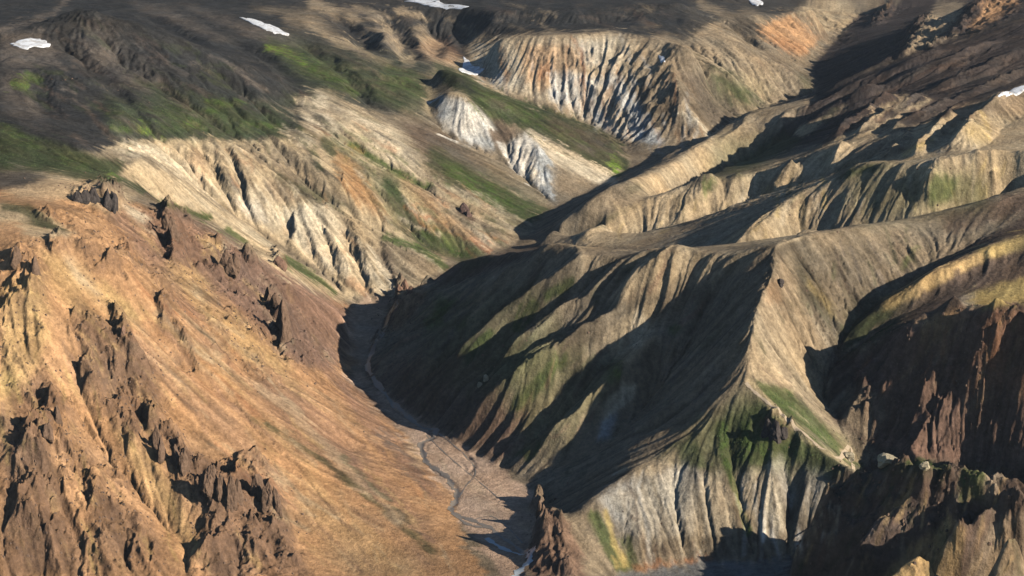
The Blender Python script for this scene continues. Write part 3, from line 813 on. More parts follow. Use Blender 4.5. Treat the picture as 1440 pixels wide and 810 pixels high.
# --- side valley: cliffs, green ridge, scree fan
P(TAN, [(600,118),(612,120),(610,165),(595,150)], 5, .9)
P(MOSSD, [(608,85),(650,100),(720,138),(800,160),(872,198),(885,235),(870,250),(800,212),(760,188),(700,170),(660,140),(625,120)], 4)
P(MOSS, [(660,112),(720,140),(760,155),(750,170),(700,155),(670,135)], 7, .85)
P(MOSS, [(660,135),(700,165),(690,175),(665,150)], 6, .8)
P(UMBER, [(770,160),(870,200),(870,235),(810,210),(770,185)], 8, .55)
P(DUST, [(690,140),(740,165),(720,168),(690,150)], 5, .5)
L(MOSSB, [(862,222),(868,240)], 5, 7, 4, .95)
P(TAN, [(625,124),(650,128),(662,140),(640,150)], 5, .8)
P(WHITE, [(615,135),(650,140),(690,170),(697,212),(660,200),(625,180)], 4)
P(BLUE, [(640,185),(690,195),(697,215),(650,200)], 5, .35)
P(BLUE, [(615,135),(632,140),(632,170),(618,165)], 4, .6)
P(BROWN, [(690,165),(725,182),(720,200),(700,215)], 5, .5)
P(WHITE, [(705,205),(745,186),(765,215),(785,290),(760,265),(720,235)], 4)
P(BLUE, [(755,210),(785,235),(782,285),(765,265)], 4, .8)
P(PALE, [(742,230),(758,235),(758,255),(745,250)], 4, .5)
P(PALE, [(748,187),(790,208),(865,255),(840,262),(780,232)], 4, .8)
P(GREYB, [(775,225),(840,258),(800,290),(778,290)], 5, .85)
L(PALE, [(745,187),(800,220),(862,255)], 4, 6, 4, .7)
# --- far striped cliff
P(LAVA, [(660,48),(720,-140),(1000,-140),(960,40),(900,58),(850,44),(760,48),(700,50)], 4)
P(TAN2, [(655,62),(700,49),(853,44),(930,55),(1010,90),(1000,190),(930,220),(880,196),(790,155),(720,135),(665,110)], 3)
P(WHITE, [(690,75),(725,70),(730,125),(700,120)], 6, .5)
P(BLUE, [(800,60),(850,60),(870,100),(820,95)], 6, .5)
P(PALE, [(660,65),(850,50),(900,110),(880,190),(790,150),(690,120)], 8, .6)
P(PALE, [(660,70),(720,55),(740,100),(720,130),(680,110)], 6, .6)
P(ORANGE, [(735,65),(800,60),(830,95),(800,115),(760,130),(735,110)], 8, .6)
P(RUST, [(760,90),(780,95),(775,115),(758,112)], 5, .6)
P(WHITE, [(780,105),(870,105),(900,150),(930,200),(880,195),(800,155),(770,130)], 6, .9)
P(OCHRE, [(820,95),(850,100),(845,115),(822,108)], 6, .6)
P(OCHRE, [(835,120),(860,120),(880,165),(870,185),(850,160)], 6, .5)
P(BLUE, [(880,130),(900,150),(940,205),(910,200),(885,180)], 5, .7)
P(BLUE, [(770,130),(800,130),(800,150),(780,145)], 5, .4)
P(PALE, [(850,45),(900,60),(870,100),(850,90)], 6, .7)
P(GREYB, [(880,95),(960,150),(950,205),(930,190),(895,140)], 5, .6)
P(UMBER, [(920,145),(960,165),(985,195),(960,200)], 5, .4)
P(GREYB, [(935,60),(1010,90),(1010,180),(960,130)], 6, .8)
P(DKSLOPE, [(960,100),(1005,110),(1040,150),(1040,180),(1000,190)], 6, .5)
L(PALE, [(960,160),(985,176),(998,192)], 2, 4, 3, .9)
P(TAN2, [(960,30),(1010,35),(1085,100),(1150,120),(1085,146),(1000,90)], 6, .8)
P(MOSSD, [(1000,105),(1060,130),(1075,148),(1040,145)], 6, .8)
P(MOSSD, [(1120,100),(1158,122),(1130,125)], 5, .6)
P(LAVA, [(940,-140),(1140,-140),(1130,8),(1085,25),(1050,12),(1020,25),(985,40),(960,58),(940,50)], 5, .9)
L(TAN2, [(985,5),(1030,25),(1070,30)], 6, 4, 5, .6)
P(LAVA, [(1010,20),(1060,25),(1085,45),(1050,50)], 6, .7)
P(ORANGE, [(1065,40),(1110,20),(1155,55),(1125,80),(1080,55)], 5)
P(TAN, [(1120,5),(1180,-5),(1210,20),(1190,40),(1150,45)], 5, .8)
P(RUST, [(1070,45),(1100,55),(1140,70),(1110,75)], 5, .4)
P(ORANGE, [(1225,20),(1255,0),(1250,15),(1228,34)], 4, .9)
# --- far right
P(DKSLOPE, [(1140,95),(1170,60),(1210,20),(1270,0),(1300,-140),(1700,-140),(1700,30),(1440,25),(1310,62),(1213,102),(1150,135)], 4)  # flank of the far valley, its shadow put into the colour
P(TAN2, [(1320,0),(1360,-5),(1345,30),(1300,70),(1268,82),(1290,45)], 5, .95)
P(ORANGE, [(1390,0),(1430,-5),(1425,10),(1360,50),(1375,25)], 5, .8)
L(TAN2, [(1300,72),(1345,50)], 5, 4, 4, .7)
P(DKSLOPE, [(1083,150),(1213,102),(1310,62),(1440,25),(1700,-40),(1700,100),(1440,125),(1320,165),(1230,190),(1140,205),(1060,225)], 4)  # dark ground, its partial shade deepened in the colour
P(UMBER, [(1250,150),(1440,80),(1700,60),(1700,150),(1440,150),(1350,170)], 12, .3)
P(TAN2, [(770,318),(827,282),(890,250),(960,219),(1030,172),(1083,147),(1147,136),(1100,180),(1045,220),(960,260),(905,275),(830,318)], 4)
P(TAN, [(880,258),(960,220),(1040,170),(1000,235),(940,260),(900,280)], 7, .8)
P(MOSSD, [(880,262),(905,255),(900,270),(880,275)], 5, .4)
P(MOSSD, [(1000,250),(1060,215),(1110,190),(1130,200),(1060,235),(1010,248)], 7, .7)
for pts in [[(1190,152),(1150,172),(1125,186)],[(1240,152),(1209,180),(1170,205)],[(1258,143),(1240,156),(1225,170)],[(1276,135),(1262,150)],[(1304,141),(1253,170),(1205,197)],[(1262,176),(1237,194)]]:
    L(TAN, pts, 3, 6, 5, .9)  # sunlit spur crests painted light on the dark slope
L(MOSSD, [(1175,157),(1160,165)], 5, 5, 4, .6)
# long tan faces
P(TAN, [(820,325),(860,300),(930,268),(1040,248),(1105,230),(1180,202),(1276,186),(1345,155),(1440,122),(1700,60),(1700,170),(1440,190),(1350,212),(1300,226),(1190,232),(1120,268),(1060,285),(960,312),(900,345),(800,350)], 4)
P(GREYB, [(1180,205),(1276,188),(1270,215),(1230,225),(1190,228)], 8, .7)
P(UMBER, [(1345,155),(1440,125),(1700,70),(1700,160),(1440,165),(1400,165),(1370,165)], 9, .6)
P(YEL, [(1350,170),(1385,175),(1400,200),(1370,205)], 9, .35)
P(RUST, [(1345,152),(1365,155),(1360,170),(1340,165)], 6, .3)
P(MOSS, [(993,255),(1008,252),(1006,272),(992,272)], 4, .9)
P(GREYB, [(890,300),(925,285),(920,320),(900,330)], 8, .35)
P(GREYB, [(1010,250),(1040,255),(1025,290),(1000,275)], 7, .45)
P(MOSSD, [(822,322),(850,305),(905,285),(880,298),(850,318)], 5, .6)
P(TAN2, [(900,345),(960,318),(1060,285),(1120,270),(1060,330),(1000,360)], 5, .8)
P(TAN, [(1000,357),(1050,320),(1120,270),(1200,234),(1300,228),(1360,212),(1440,196),(1700,140),(1700,250),(1440,270),(1280,308),(1200,318),(1095,343)], 4)
P(GREYB, [(1130,270),(1230,245),(1300,250),(1290,300),(1200,318),(1130,325)], 10, .6)
P(MOSSD, [(1185,235),(1258,230),(1230,243),(1170,255)], 5, .9)
P(MOSS, [(1310,245),(1350,245),(1340,280),(1305,290)], 6, .8)
P(MOSSD, [(1350,245),(1385,255),(1385,290),(1340,285)], 8, .5)
P(YEL, [(1375,250),(1390,255),(1390,285),(1375,275)], 6, .3)
P(BROWN, [(1440,270),(1700,220),(1700,300),(1440,300),(1330,330),(1330,300)], 7, .7)
# --- central ridge
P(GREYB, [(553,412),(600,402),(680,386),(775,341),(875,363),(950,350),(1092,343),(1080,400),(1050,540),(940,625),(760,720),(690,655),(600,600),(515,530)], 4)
P(UMBER, [(600,401),(640,370),(690,357),(773,341),(735,365),(680,385),(640,400)], 4, .8)  # shade on the left-facing back flank, painted in umber
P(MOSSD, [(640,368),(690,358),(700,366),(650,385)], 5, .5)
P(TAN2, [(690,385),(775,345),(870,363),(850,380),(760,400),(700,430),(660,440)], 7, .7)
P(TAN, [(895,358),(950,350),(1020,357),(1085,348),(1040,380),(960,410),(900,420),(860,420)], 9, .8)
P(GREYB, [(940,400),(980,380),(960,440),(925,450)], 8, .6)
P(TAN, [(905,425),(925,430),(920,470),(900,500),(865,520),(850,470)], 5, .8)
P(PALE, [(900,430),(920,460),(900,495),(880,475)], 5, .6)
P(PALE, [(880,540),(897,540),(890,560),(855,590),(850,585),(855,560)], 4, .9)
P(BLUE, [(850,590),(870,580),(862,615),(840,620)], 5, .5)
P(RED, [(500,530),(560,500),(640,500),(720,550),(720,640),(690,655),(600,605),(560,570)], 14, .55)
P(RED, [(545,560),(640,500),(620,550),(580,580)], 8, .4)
P(ORANGE, [(565,410),(600,402),(590,430),(560,465),(545,460),(555,430)], 5, .5)
P(MOSS, [(620,418),(640,425),(625,455),(600,465),(595,455)], 7, .9)
for pts, w in [([(800,395),(770,415)],8),([(748,430),(730,460)],8),([(690,470),(660,500)],8),([(790,505),(750,545),(730,570)],10),([(660,445),(640,460)],5)]:
    L(MOSS, pts, w, w, 6, .75)
P(MOSS, [(850,515),(875,505),(880,530),(860,545)], 6, .6)
L(MOSSB, [(868,522),(872,530)], 4, 4, 4, .5)
L(MOSS, [(945,465),(955,460)], 6, 5, 4, .7)
L(MOSS, [(740,640),(755,625)], 8, 6, 5, .8)
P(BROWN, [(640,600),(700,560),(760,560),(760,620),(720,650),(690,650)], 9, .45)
P(TAN2, [(780,540),(830,510),(850,540),(800,600),(770,600)], 10, .5)
P(TAN2, [(1062,430),(1085,380),(1110,350),(1130,420),(1170,510),(1165,560),(1100,540),(1050,530)], 5, .9)
P(TAN, [(1055,470),(1080,420),(1110,480),(1160,550),(1165,590),(1100,545),(1055,530)], 8, .6)
P(ORANGE, [(1075,400),(1095,390),(1100,420),(1080,430)], 6, .4)
P(GREYB, [(1130,335),(1200,320),(1300,310),(1320,340),(1240,400),(1200,430),(1170,450),(1130,390)], 8, .9)
P(TAN2, [(1130,330),(1200,318),(1300,306),(1320,320),(1210,345),(1140,360)], 5, .7)
P(MOSSD, [(1115,350),(1140,400),(1175,445),(1170,460),(1130,420)], 7, .4)
L(YEL, [(1140,400),(1165,430),(1175,448)], 4, 3, 5, .5)
L(MOSS, [(1290,350),(1270,375)], 5, 5, 5, .6)
# path ridge, cliff above the gravel plain
P(MOSS, [(1050,538),(1110,548),(1170,600),(1215,655),(1210,670),(1150,630),(1090,580)], 5, .85)
P(TAN2, [(1110,545),(1165,570),(1175,610),(1215,650),(1200,650),(1150,590)], 5, .7)
P(TAN, [(1003,568),(1045,545),(1040,560),(1000,600),(985,640),(975,620)], 4, .8)
P(GREYB, [(940,625),(1000,570),(1050,540),(1130,600),(1212,668),(1190,735),(1115,785),(890,805),(830,770),(800,728),(880,665)], 4)
P(MOSSD, [(940,625),(975,610),(990,640),(1000,660),(960,660),(920,645)], 6, .8)
P(MOSSD, [(1000,600),(1070,560),(1130,610),(1180,650),(1190,690),(1100,640),(1030,660)], 9, .75)
P(MOSS, [(1040,600),(1070,580),(1075,640),(1040,650)], 8, .8)
P(UMBER, [(1000,580),(1040,560),(1030,620),(1010,640)], 8, .5)
P(WHITE, [(840,700),(900,665),(950,655),(985,660),(1000,700),(1000,745),(940,755),(870,750)], 7, .4)
P(BLUE, [(840,695),(890,675),(900,720),(870,735)], 7, .3)
P(PALE, [(850,700),(950,660),(1000,700),(990,750),(900,760)], 8, .4)
P(PALE, [(975,680),(1010,660),(1025,700),(1035,750),(985,755)], 6, .6)
P(PALE, [(1045,670),(1065,655),(1085,700),(1100,745),(1060,755)], 6, .5)
P(WHITE, [(1080,650),(1100,635),(1120,700),(1110,720)], 6, .4)
P(WHITE, [(1130,650),(1165,660),(1160,720),(1130,730)], 8, .2)
P(TAN, [(890,660),(950,630),(960,655),(900,675)], 6, .6)
L(MOSS, [(1015,600),(1020,650),(1040,700),(1050,745)], 7, 5, 5, .95)
L(MOSSB, [(1038,700),(1050,748)], 4, 5, 4, .6)
L(MOSS, [(1070,645),(1078,630)], 8, 6, 5, .7)
L(MOSSD, [(1100,620),(1112,690)], 5, 4, 5, .6)
P(TAN2, [(800,728),(840,715),(880,800),(840,812),(815,812),(775,740)], 6, .7)
L(MOSS, [(835,725),(855,765),(875,800)], 8, 8, 6, .8)
L(YEL, [(850,720),(862,760),(880,797)], 3, 4, 3, .8)
L(MOSS, [(880,760),(890,800)], 7, 7, 6, .7)
L(RUST, [(895,800),(960,790),(1000,788)], 7, 4, 5, .7)
P(RED, [(755,700),(775,715),(800,735),(830,812),(740,812),(745,760)], 5, .75)
L(TAN, [(1050,536),(1085,570),(1100,585),(1140,620),(1200,660)], 4.5, 2.5, 2.5, .85)
L(TAN, [(1130,612),(1190,655)], 1.5, 1.5, 2, .7)
L(TAN, [(1186,632),(1198,646)], 4, 5, 3, .8)
# gravel
P(GRAVEL, [(860,812),(885,807),(960,792),(1060,787),(1130,780),(1130,830),(860,830)], 3)
# --- yellow ridge, red mountain
P(UMBER, [(1165,500),(1220,430),(1330,362),(1440,305),(1700,220),(1700,700),(1440,680),(1240,640),(1170,590)], 5)
P(MOSSD, [(1180,470),(1250,430),(1260,450),(1200,500)], 7, .6)
P(OCHRE, [(1240,420),(1300,388),(1380,350),(1440,332),(1430,345),(1370,375),(1300,410),(1245,440)], 4, .95)
P(YEL, [(1370,350),(1440,330),(1480,320),(1440,348),(1390,365)], 5, .6)
P(YEL, [(1360,415),(1440,390),(1560,350),(1560,400),(1440,425),(1370,440)], 6, .8)
P(PALE, [(1345,420),(1372,410),(1375,445),(1362,445)], 5, .45)
P(RED, [(1200,500),(1290,452),(1345,430),(1440,440),(1700,440),(1700,660),(1440,660),(1300,645),(1220,620)], 6, .8)
P(OCHRE, [(1290,452),(1345,432),(1335,470),(1295,490)], 6, .55)
P(RUST, [(1380,440),(1440,440),(1440,560),(1385,540)], 10, .45)
P(TAN2, [(1205,490),(1245,470),(1240,480),(1210,498)], 4, .7)
P(ORANGE, [(1335,435),(1362,430),(1368,448),(1335,455)], 5, .5)
P(TAN2, [(1165,570),(1200,540),(1230,545),(1250,580),(1220,620),(1190,600)], 6, .7)
# --- foreground crag
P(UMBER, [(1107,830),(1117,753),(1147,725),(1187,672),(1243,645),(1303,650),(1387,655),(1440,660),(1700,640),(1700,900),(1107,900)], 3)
P(LAVA2, [(1107,830),(1117,753),(1187,672),(1243,645),(1340,655),(1330,720),(1240,800)], 8, .85)  # dark crag rock, darkened further for the shade on its left side
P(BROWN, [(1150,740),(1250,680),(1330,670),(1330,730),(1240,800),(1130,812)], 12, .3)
P(MOSSD, [(1230,655),(1300,645),(1330,660),(1320,680),(1260,670)], 5, .6)
L(MOSS, [(1275,647),(1300,654),(1330,657)], 3, 3, 3, .8)
P(MOSS, [(1350,660),(1390,660),(1385,700),(1345,710)], 5, .7)
P(TAN2, [(1385,655),(1420,668),(1390,705),(1380,710)], 4, .7)
P(OCHRE, [(1330,725),(1360,740),(1350,800),(1330,830),(1220,830),(1260,790)], 5, .9)  # sunlit face of the crag painted in the lighter ochre
P(OCHRE, [(1325,745),(1340,750),(1310,812),(1270,812)], 6, .3)
P(TAN2, [(1400,735),(1440,715),(1560,700),(1560,830),(1350,830)], 5, .8)
P(OCHRE, [(1420,740),(1440,740),(1420,812),(1390,812)], 7, .3)
P(MOSSD, [(1320,745),(1345,740),(1335,812),(1315,812)], 5, .4)
P(MOSSD, [(1430,745),(1445,745),(1440,812),(1425,812)], 5, .6)
# moss widely strewn over the valley slopes
for poly, q in [([(600,205),(700,250),(770,290),(740,320),(640,270)], .4), ([(470,180),(560,230),(640,330),(560,320),(480,250)], .3), ([(600,410),(760,400),(800,480),(700,560),(600,540)], .3),
    ([(720,480),(860,500),(860,560),(760,650),(700,560)], .35), ([(960,610),(1050,545),(1140,610),(1200,670),(1100,660),(1000,665)], .5), ([(1180,235),(1400,240),(1390,300),(1200,315)], .3),
    ([(200,130),(420,150),(400,190),(200,190)], .35), ([(370,50),(620,100),(600,160),(430,120)], .35), ([(1010,190),(1130,190),(1060,240),(990,250)], .35), ([(1190,440),(1300,400),(1260,450),(1190,490)], .4), ([(1000,100),(1080,120),(1080,150),(1010,140)], .4)]:
    P(MOSS, poly, 22, q)
# --- orange mountain
P(ORANGE, [(-260,250),(60,250),(124,255),(200,290),(300,328),(360,370),(430,410),(500,432),(500,500),(490,530),(560,600),(640,700),(650,760),(700,830),(640,860),(-260,900)], 4)
P(TAN, [(0,245),(75,243),(130,255),(190,275),(170,300),(100,280),(30,280),(0,270)], 6, .7)
P(LAVA2, [(-260,240),(40,240),(70,248),(30,262),(0,268),(-260,268)], 5, .9)
P(TAN, [(-260,285),(0,283),(60,300),(110,330),(60,335),(0,320),(-260,320)], 5, .9)
P(MOSSD, [(0,284),(40,287),(75,310),(100,325),(60,322),(30,300),(0,298)], 4, .8)
P(MOSSD, [(25,308),(60,312),(90,320),(50,320)], 4, .6)
P(ORANGE, [(0,312),(30,315),(35,330),(0,330)], 5, .8)
P(OCHRE, [(0,400),(60,380),(70,470),(40,540),(0,560)], 10, .8)
P(YEL, [(0,520),(25,530),(20,600),(0,620)], 9, .4)
P(OCHRE, [(50,350),(110,370),(160,420),(200,440),(180,480),(110,440),(70,400)], 12, .7)
P(PALE, [(85,355),(100,365),(130,400),(150,420),(110,395)], 8, .55)
P(OCHRE, [(140,390),(190,430),(185,450),(150,420)], 7, .7)
P(RED, [(150,300),(250,290),(320,340),(410,400),(460,470),(470,515),(420,510),(350,450),(280,400),(200,360)], 12, .75)
P(BROWN, [(230,320),(300,335),(330,370),(300,380),(250,360)], 9, .45)
P(BROWN, [(365,395),(400,385),(415,440),(400,470),(370,440)], 7, .6)
P(RED, [(340,360),(420,400),(500,440),(490,490),(400,420)], 9, .7)
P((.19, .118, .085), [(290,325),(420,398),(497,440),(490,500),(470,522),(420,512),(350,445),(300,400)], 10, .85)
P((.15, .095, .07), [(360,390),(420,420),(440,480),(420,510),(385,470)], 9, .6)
P(OCHRE, [(285,330),(315,340),(310,360),(290,355)], 6, .7)
P(PALE, [(308,332),(322,350),(316,356)], 4, .7)
P(PALE, [(172,288),(190,296),(215,312),(200,313),(180,300)], 4, .9)
P(OCHRE, [(230,360),(290,390),(310,430),(270,420),(220,400)], 10, .5)
P(OCHRE, [(270,430),(330,440),(420,520),(380,520),(300,490)], 10, .55)
P(RED, [(190,340),(240,380),(280,440),(330,500),(300,500),(240,420)], 10, .45)
P(RED, [(60,380),(130,420),(230,490),(330,590),(420,700),(360,660),(240,540),(140,460)], 12, .35)
P(BROWN, [(0,560),(60,520),(80,560),(60,640),(110,740),(120,812),(0,812)], 12, .6)
P(BROWN, [(110,445),(180,460),(215,510),(230,590),(180,620),(120,520)], 9, .5)
P(BROWN, [(210,590),(300,650),(380,670),(420,770),(440,812),(290,812),(290,720)], 8, .7)
P(BROWN, [(130,700),(200,720),(270,812),(130,812)], 12, .4)
P(OCHRE, [(150,590),(220,640),(280,760),(260,770),(200,680)], 10, .6)
P(TAN, [(170,490),(250,520),(200,480)], 6, .2)
P(RED, [(330,520),(440,560),(560,690),(620,760),(560,730),(420,620)], 14, .6)
P(RED, [(440,500),(500,540),(580,640),(640,720),(600,690),(520,610)], 9, .7)
P(OCHRE, [(420,640),(520,740),(600,812),(500,812),(430,740)], 14, .35)
for pts, w in [([(360,590),(400,612),(470,660),(560,735),(610,780)],3.5),([(480,640),(530,690),(590,750)],3)]:
    L(MOSSD, pts, w, w * 1.3, 4, .75)
L(TAN, [(260,480),(320,520),(400,570),(470,640),(560,730)], 5, 9, 6, .4)
L(TAN, [(220,440),(260,480),(300,510)], 4, 3, 4, .6)
L(BROWN, [(430,520),(520,600),(600,690)], 4, 6, 6, .3)
# --- gravel bed
P(BED, [(488,525),(520,560),(560,600),(590,640),(612,665),(640,700),(645,735),(668,757),(690,790),(705,830),(725,830),(745,770),(765,705),(700,655),(612,605),(535,550),(505,520)], 4)
P(BED, [(488,440),(512,420),(556,420),(530,480),(505,520),(490,500)], 5, .7)
P(TAN, [(575,615),(600,650),(590,660),(570,630)], 5, .4)

def S(poly, dirn, cols, n, ln, w, seed, a=.5, spread=.18):
    # debris streaks of several soils running down a slope
    r = random.Random(seed); us = [p[0] for p in poly]; vs = [p[1] for p in poly]
    inside = poly_mask(poly, 6); k = 0
    while k < n:
        u, v = r.uniform(min(us), max(us)), r.uniform(min(vs), max(vs))
        if inside[int((v - CV0) / CS), int((u - CU0) / CS)] < .5: continue
        k += 1
        t = math.atan2(dirn[1], dirn[0]) + r.gauss(0, spread); l = ln * r.uniform(.4, 1.4); ww = w * r.uniform(.5, 1.5)
        b = r.gauss(0, .12)
        pts = [(u, v), (u + l * .5 * math.cos(t + b), v + l * .5 * math.sin(t + b)), (u + l * math.cos(t), v + l * math.sin(t))]
        y0 = max(0, int((min(p[1] for p in pts) - 8 - CV0) / CS)); y1 = int((max(p[1] for p in pts) + 8 - CV0) / CS)
        x0 = max(0, int((min(p[0] for p in pts) - 8 - CU0) / CS)); x1 = int((max(p[0] for p in pts) + 8 - CU0) / CS)
        win = (slice(y0, y1), slice(x0, x1))
        m = (line_mask(pts, ww * .5, ww, 3, win) * inside[win])[..., None] * a * r.uniform(.5, 1.3)
        canvas[win] = canvas[win] * (1 - m) + np.array(r.choice(cols), np.float32) * m
S([(840,700),(900,660),(950,640),(1000,650),(1050,660),(1120,640),(1170,660),(1190,735),(1115,785),(890,805)], (.08, 1), [TAN2, GREYB, UMBER, PALE, WHITE, TAN], 110, 60, 3, 1, .55, .1)
S([(655,62),(703,50),(853,46),(930,57),(1000,190),(930,222),(790,155),(665,110)], (.1, 1), [TAN, GREYB, UMBER, ORANGE, BLUE, RUST, TAN2], 120, 40, 2.5, 2, .5)
S([(143,213),(255,198),(408,195),(470,290),(560,335),(500,400),(400,330),(300,270)], (.6, 1), [GREYB, UMBER, PALE, LAVA2, TAN2, RUST], 90, 40, 2.2, 3, .5)
S([(420,150),(500,150),(610,220),(745,320),(700,352),(640,365),(560,320),(470,220)], (1, .75), [GREYB, UMBER, MOSSD, PALE, LAVA2, MOSS, RUST], 120, 50, 2.2, 4, .5)
S([(0,90),(110,10),(260,60),(430,125),(410,180),(250,195),(140,205),(0,170)], (1, .55), [LAVA2, DUST, LAVA, DKSLOPE, MOSSD, UMBER], 170, 45, 2.5, 5, .5)
S([(430,0),(960,0),(930,50),(700,46),(640,90),(560,140),(440,110)], (1, .3), [LAVA2, DUST, LAVA, TAN2, UMBER], 90, 50, 2.5, 6, .45)
S([(608,90),(720,140),(870,200),(885,230),(800,210),(700,170)], (1, .55), [MOSS, UMBER, LAVA2, DUST], 40, 45, 2.5, 7, .4)
S([(1062,430),(1110,350),(1180,480),(1165,580),(1215,650),(1110,560),(1050,530)], (.75, 1), [PALE, GREYB, UMBER, MOSSD, TAN2], 60, 50, 2.2, 8, .45)
S([(1130,335),(1300,308),(1330,345),(1220,425),(1170,480)], (.25, 1), [GREYB, UMBER, DUST, TAN2, MOSSD], 60, 45, 2.5, 9, .45)
S([(560,410),(775,345),(1090,348),(1050,530),(940,620),(760,690),(600,600),(515,530)], (-.75, 1), [GREYB, UMBER, TAN2, MOSSD, RED, DUST], 130, 60, 3, 10, .45)
S([(820,325),(960,260),(1440,122),(1440,270),(1280,305),(1095,340),(900,345)], (-.35, 1), [GREYB, TAN2, UMBER, PALE, YEL, MOSSD], 120, 34, 3, 11, .4, .4)
S([(1090,150),(1213,102),(1440,25),(1440,120),(1320,165),(1140,205)], (-1, .55), [UMBER, LAVA, BROWN, DKSLOPE, DUST], 80, 60, 3, 12, .4)
S([(960,60),(1060,40),(1158,122),(1085,146),(1000,190)], (1, .8), [GREYB, UMBER, MOSSD, TAN], 50, 50, 2.5, 13, .45)
S([(1200,500),(1290,455),(1440,440),(1440,655),(1300,645),(1220,620)], (-.1, 1), [RED, UMBER, BROWN, DKSLOPE], 70, 60, 4, 14, .45)
S([(60,350),(240,400),(420,500),(600,690),(640,800),(450,810),(280,620),(100,440)], (1, .92), [RED, BROWN, TAN, OCHRE, ORANGE, RUST], 170, 90, 2.6, 15, .4, .1)
S([(160,300),(300,330),(430,410),(490,500),(420,520),(300,440),(200,380)], (.8, 1), [RED, BROWN, OCHRE, TAN, UMBER], 90, 40, 3, 16, .4)
S([(0,400),(90,380),(240,600),(400,800),(0,812)], (.5, 1), [BROWN, OCHRE, RED, YEL, UMBER], 110, 45, 3, 17, .4)
S([(440,430),(500,440),(500,530),(560,600),(640,710),(560,690),(450,560)], (1, .9), [RED, BROWN, DUST, ORANGE], 70, 70, 2.6, 18, .45, .1)

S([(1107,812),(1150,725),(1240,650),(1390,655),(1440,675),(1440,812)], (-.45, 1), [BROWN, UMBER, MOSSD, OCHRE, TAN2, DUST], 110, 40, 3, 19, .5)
S([(560,580),(640,650),(750,690),(740,760),(690,770),(640,690)], (1, .75), [BED, TAN2, PALE, BED, TAN], 60, 40, 1.6, 20, .35)

S([(395,115),(470,130),(480,175),(420,215),(380,205)], (.85, .55), [PALE, LAVA2, TAN2, UMBER, MOSSD], 60, 30, 2, 21, .6)
S([(143,195),(420,180),(420,212),(143,228)], (.5, .85), [TAN2, LAVA2, PALE, MOSSD], 60, 16, 2, 22, .6)
S([(1200,480),(1440,425),(1440,560),(1240,600)], (-.5, 1), [OCHRE, RUST, BROWN, TAN2, LAVA2], 50, 40, 3, 23, .45)

def lay(shift, seed, streak):
    U, V = project(GX, GY, Z)
    n1, n2 = fbm(GX, GY, 40, 5, seed, .6), fbm(GX, GY, 40, 5, seed + 5, .6)
    return n1 * shift + ST_A * streak, n2 * shift * .7 + ST_B * streak * .6
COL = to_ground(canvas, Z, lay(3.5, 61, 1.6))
COL2 = to_ground(canvas, Z, lay(15.0, 67, 4.0))
mixm = np.clip((ST_A * .8 + ST_B * .5 + fbm(GX, GY, 22, 3, 68) * 1.2 - .55) * 1.6, 0, 1)[..., None] * .75
COL = COL * (1 - mixm) + COL2 * mixm
gm = np.clip((COL[..., 1] - COL[..., 0] * .98) * 22, 0, 1) * np.clip(fbm(GX, GY, 18, 4, 69, .65) * 1.6 + .35, 0, .75)
COL = COL * (1 - gm[..., None]) + np.array((.085, .07, .045), np.float32) * gm[..., None]
# streaks of debris along the fall line, bare rock where it breaks steep, moss and dust thinning out in patches
k = (np.clip(ST_A, -2, 2) * .15 * (0.5 + FLUTE) + np.clip(ST_B, -2, 2) * .08 + np.clip(ST_C, -2, 2) * .15) * np.clip(steep + .25, 0, 1) * (1 - .6 * CALM)
big = fbm(GX, GY, 170, 3, 63); mid = fbm(GX, GY, 28, 4, 64, .6)
COL = COL * (1 + k + .13 * big + .16 * mid)[..., None]
gr = np.gradient(Z, axis=0) / DR; gt = np.gradient(Z, axis=1) / DT
sl = np.hypot(gr, gt)
rockm = np.clip((sl - .85) * 1.6, 0, 1) * np.clip(CRAG * 1.6, 0, 1)
COL = COL * (1 - .55 * rockm[..., None]) + np.array(BROWN, np.float32) * (.55 * rockm[..., None])
warm = fbm(GX + 900, GY, 60, 3, 66)[..., None] * np.array((.05, 0, -.06), np.float32)
COL = np.clip(COL * (1 + warm), .01, .8).astype(np.float32)

# ------------------------------------------------------------------ materials
def nd(t, typ, **kw):
    n = t.nodes.new(typ)
    for a, v in kw.items():
        if a in n.inputs: n.inputs[a].default_value = v
        else: setattr(n, a, v)
    return n

def rng_node(t, src, a, b, c, d):
    r = nd(t, 'ShaderNodeMapRange')
    for k, v in zip((1, 2, 3, 4), (a, b, c, d)): r.inputs[k].default_value = v
    t.links.new(src, r.inputs[0]); return r.outputs[0]

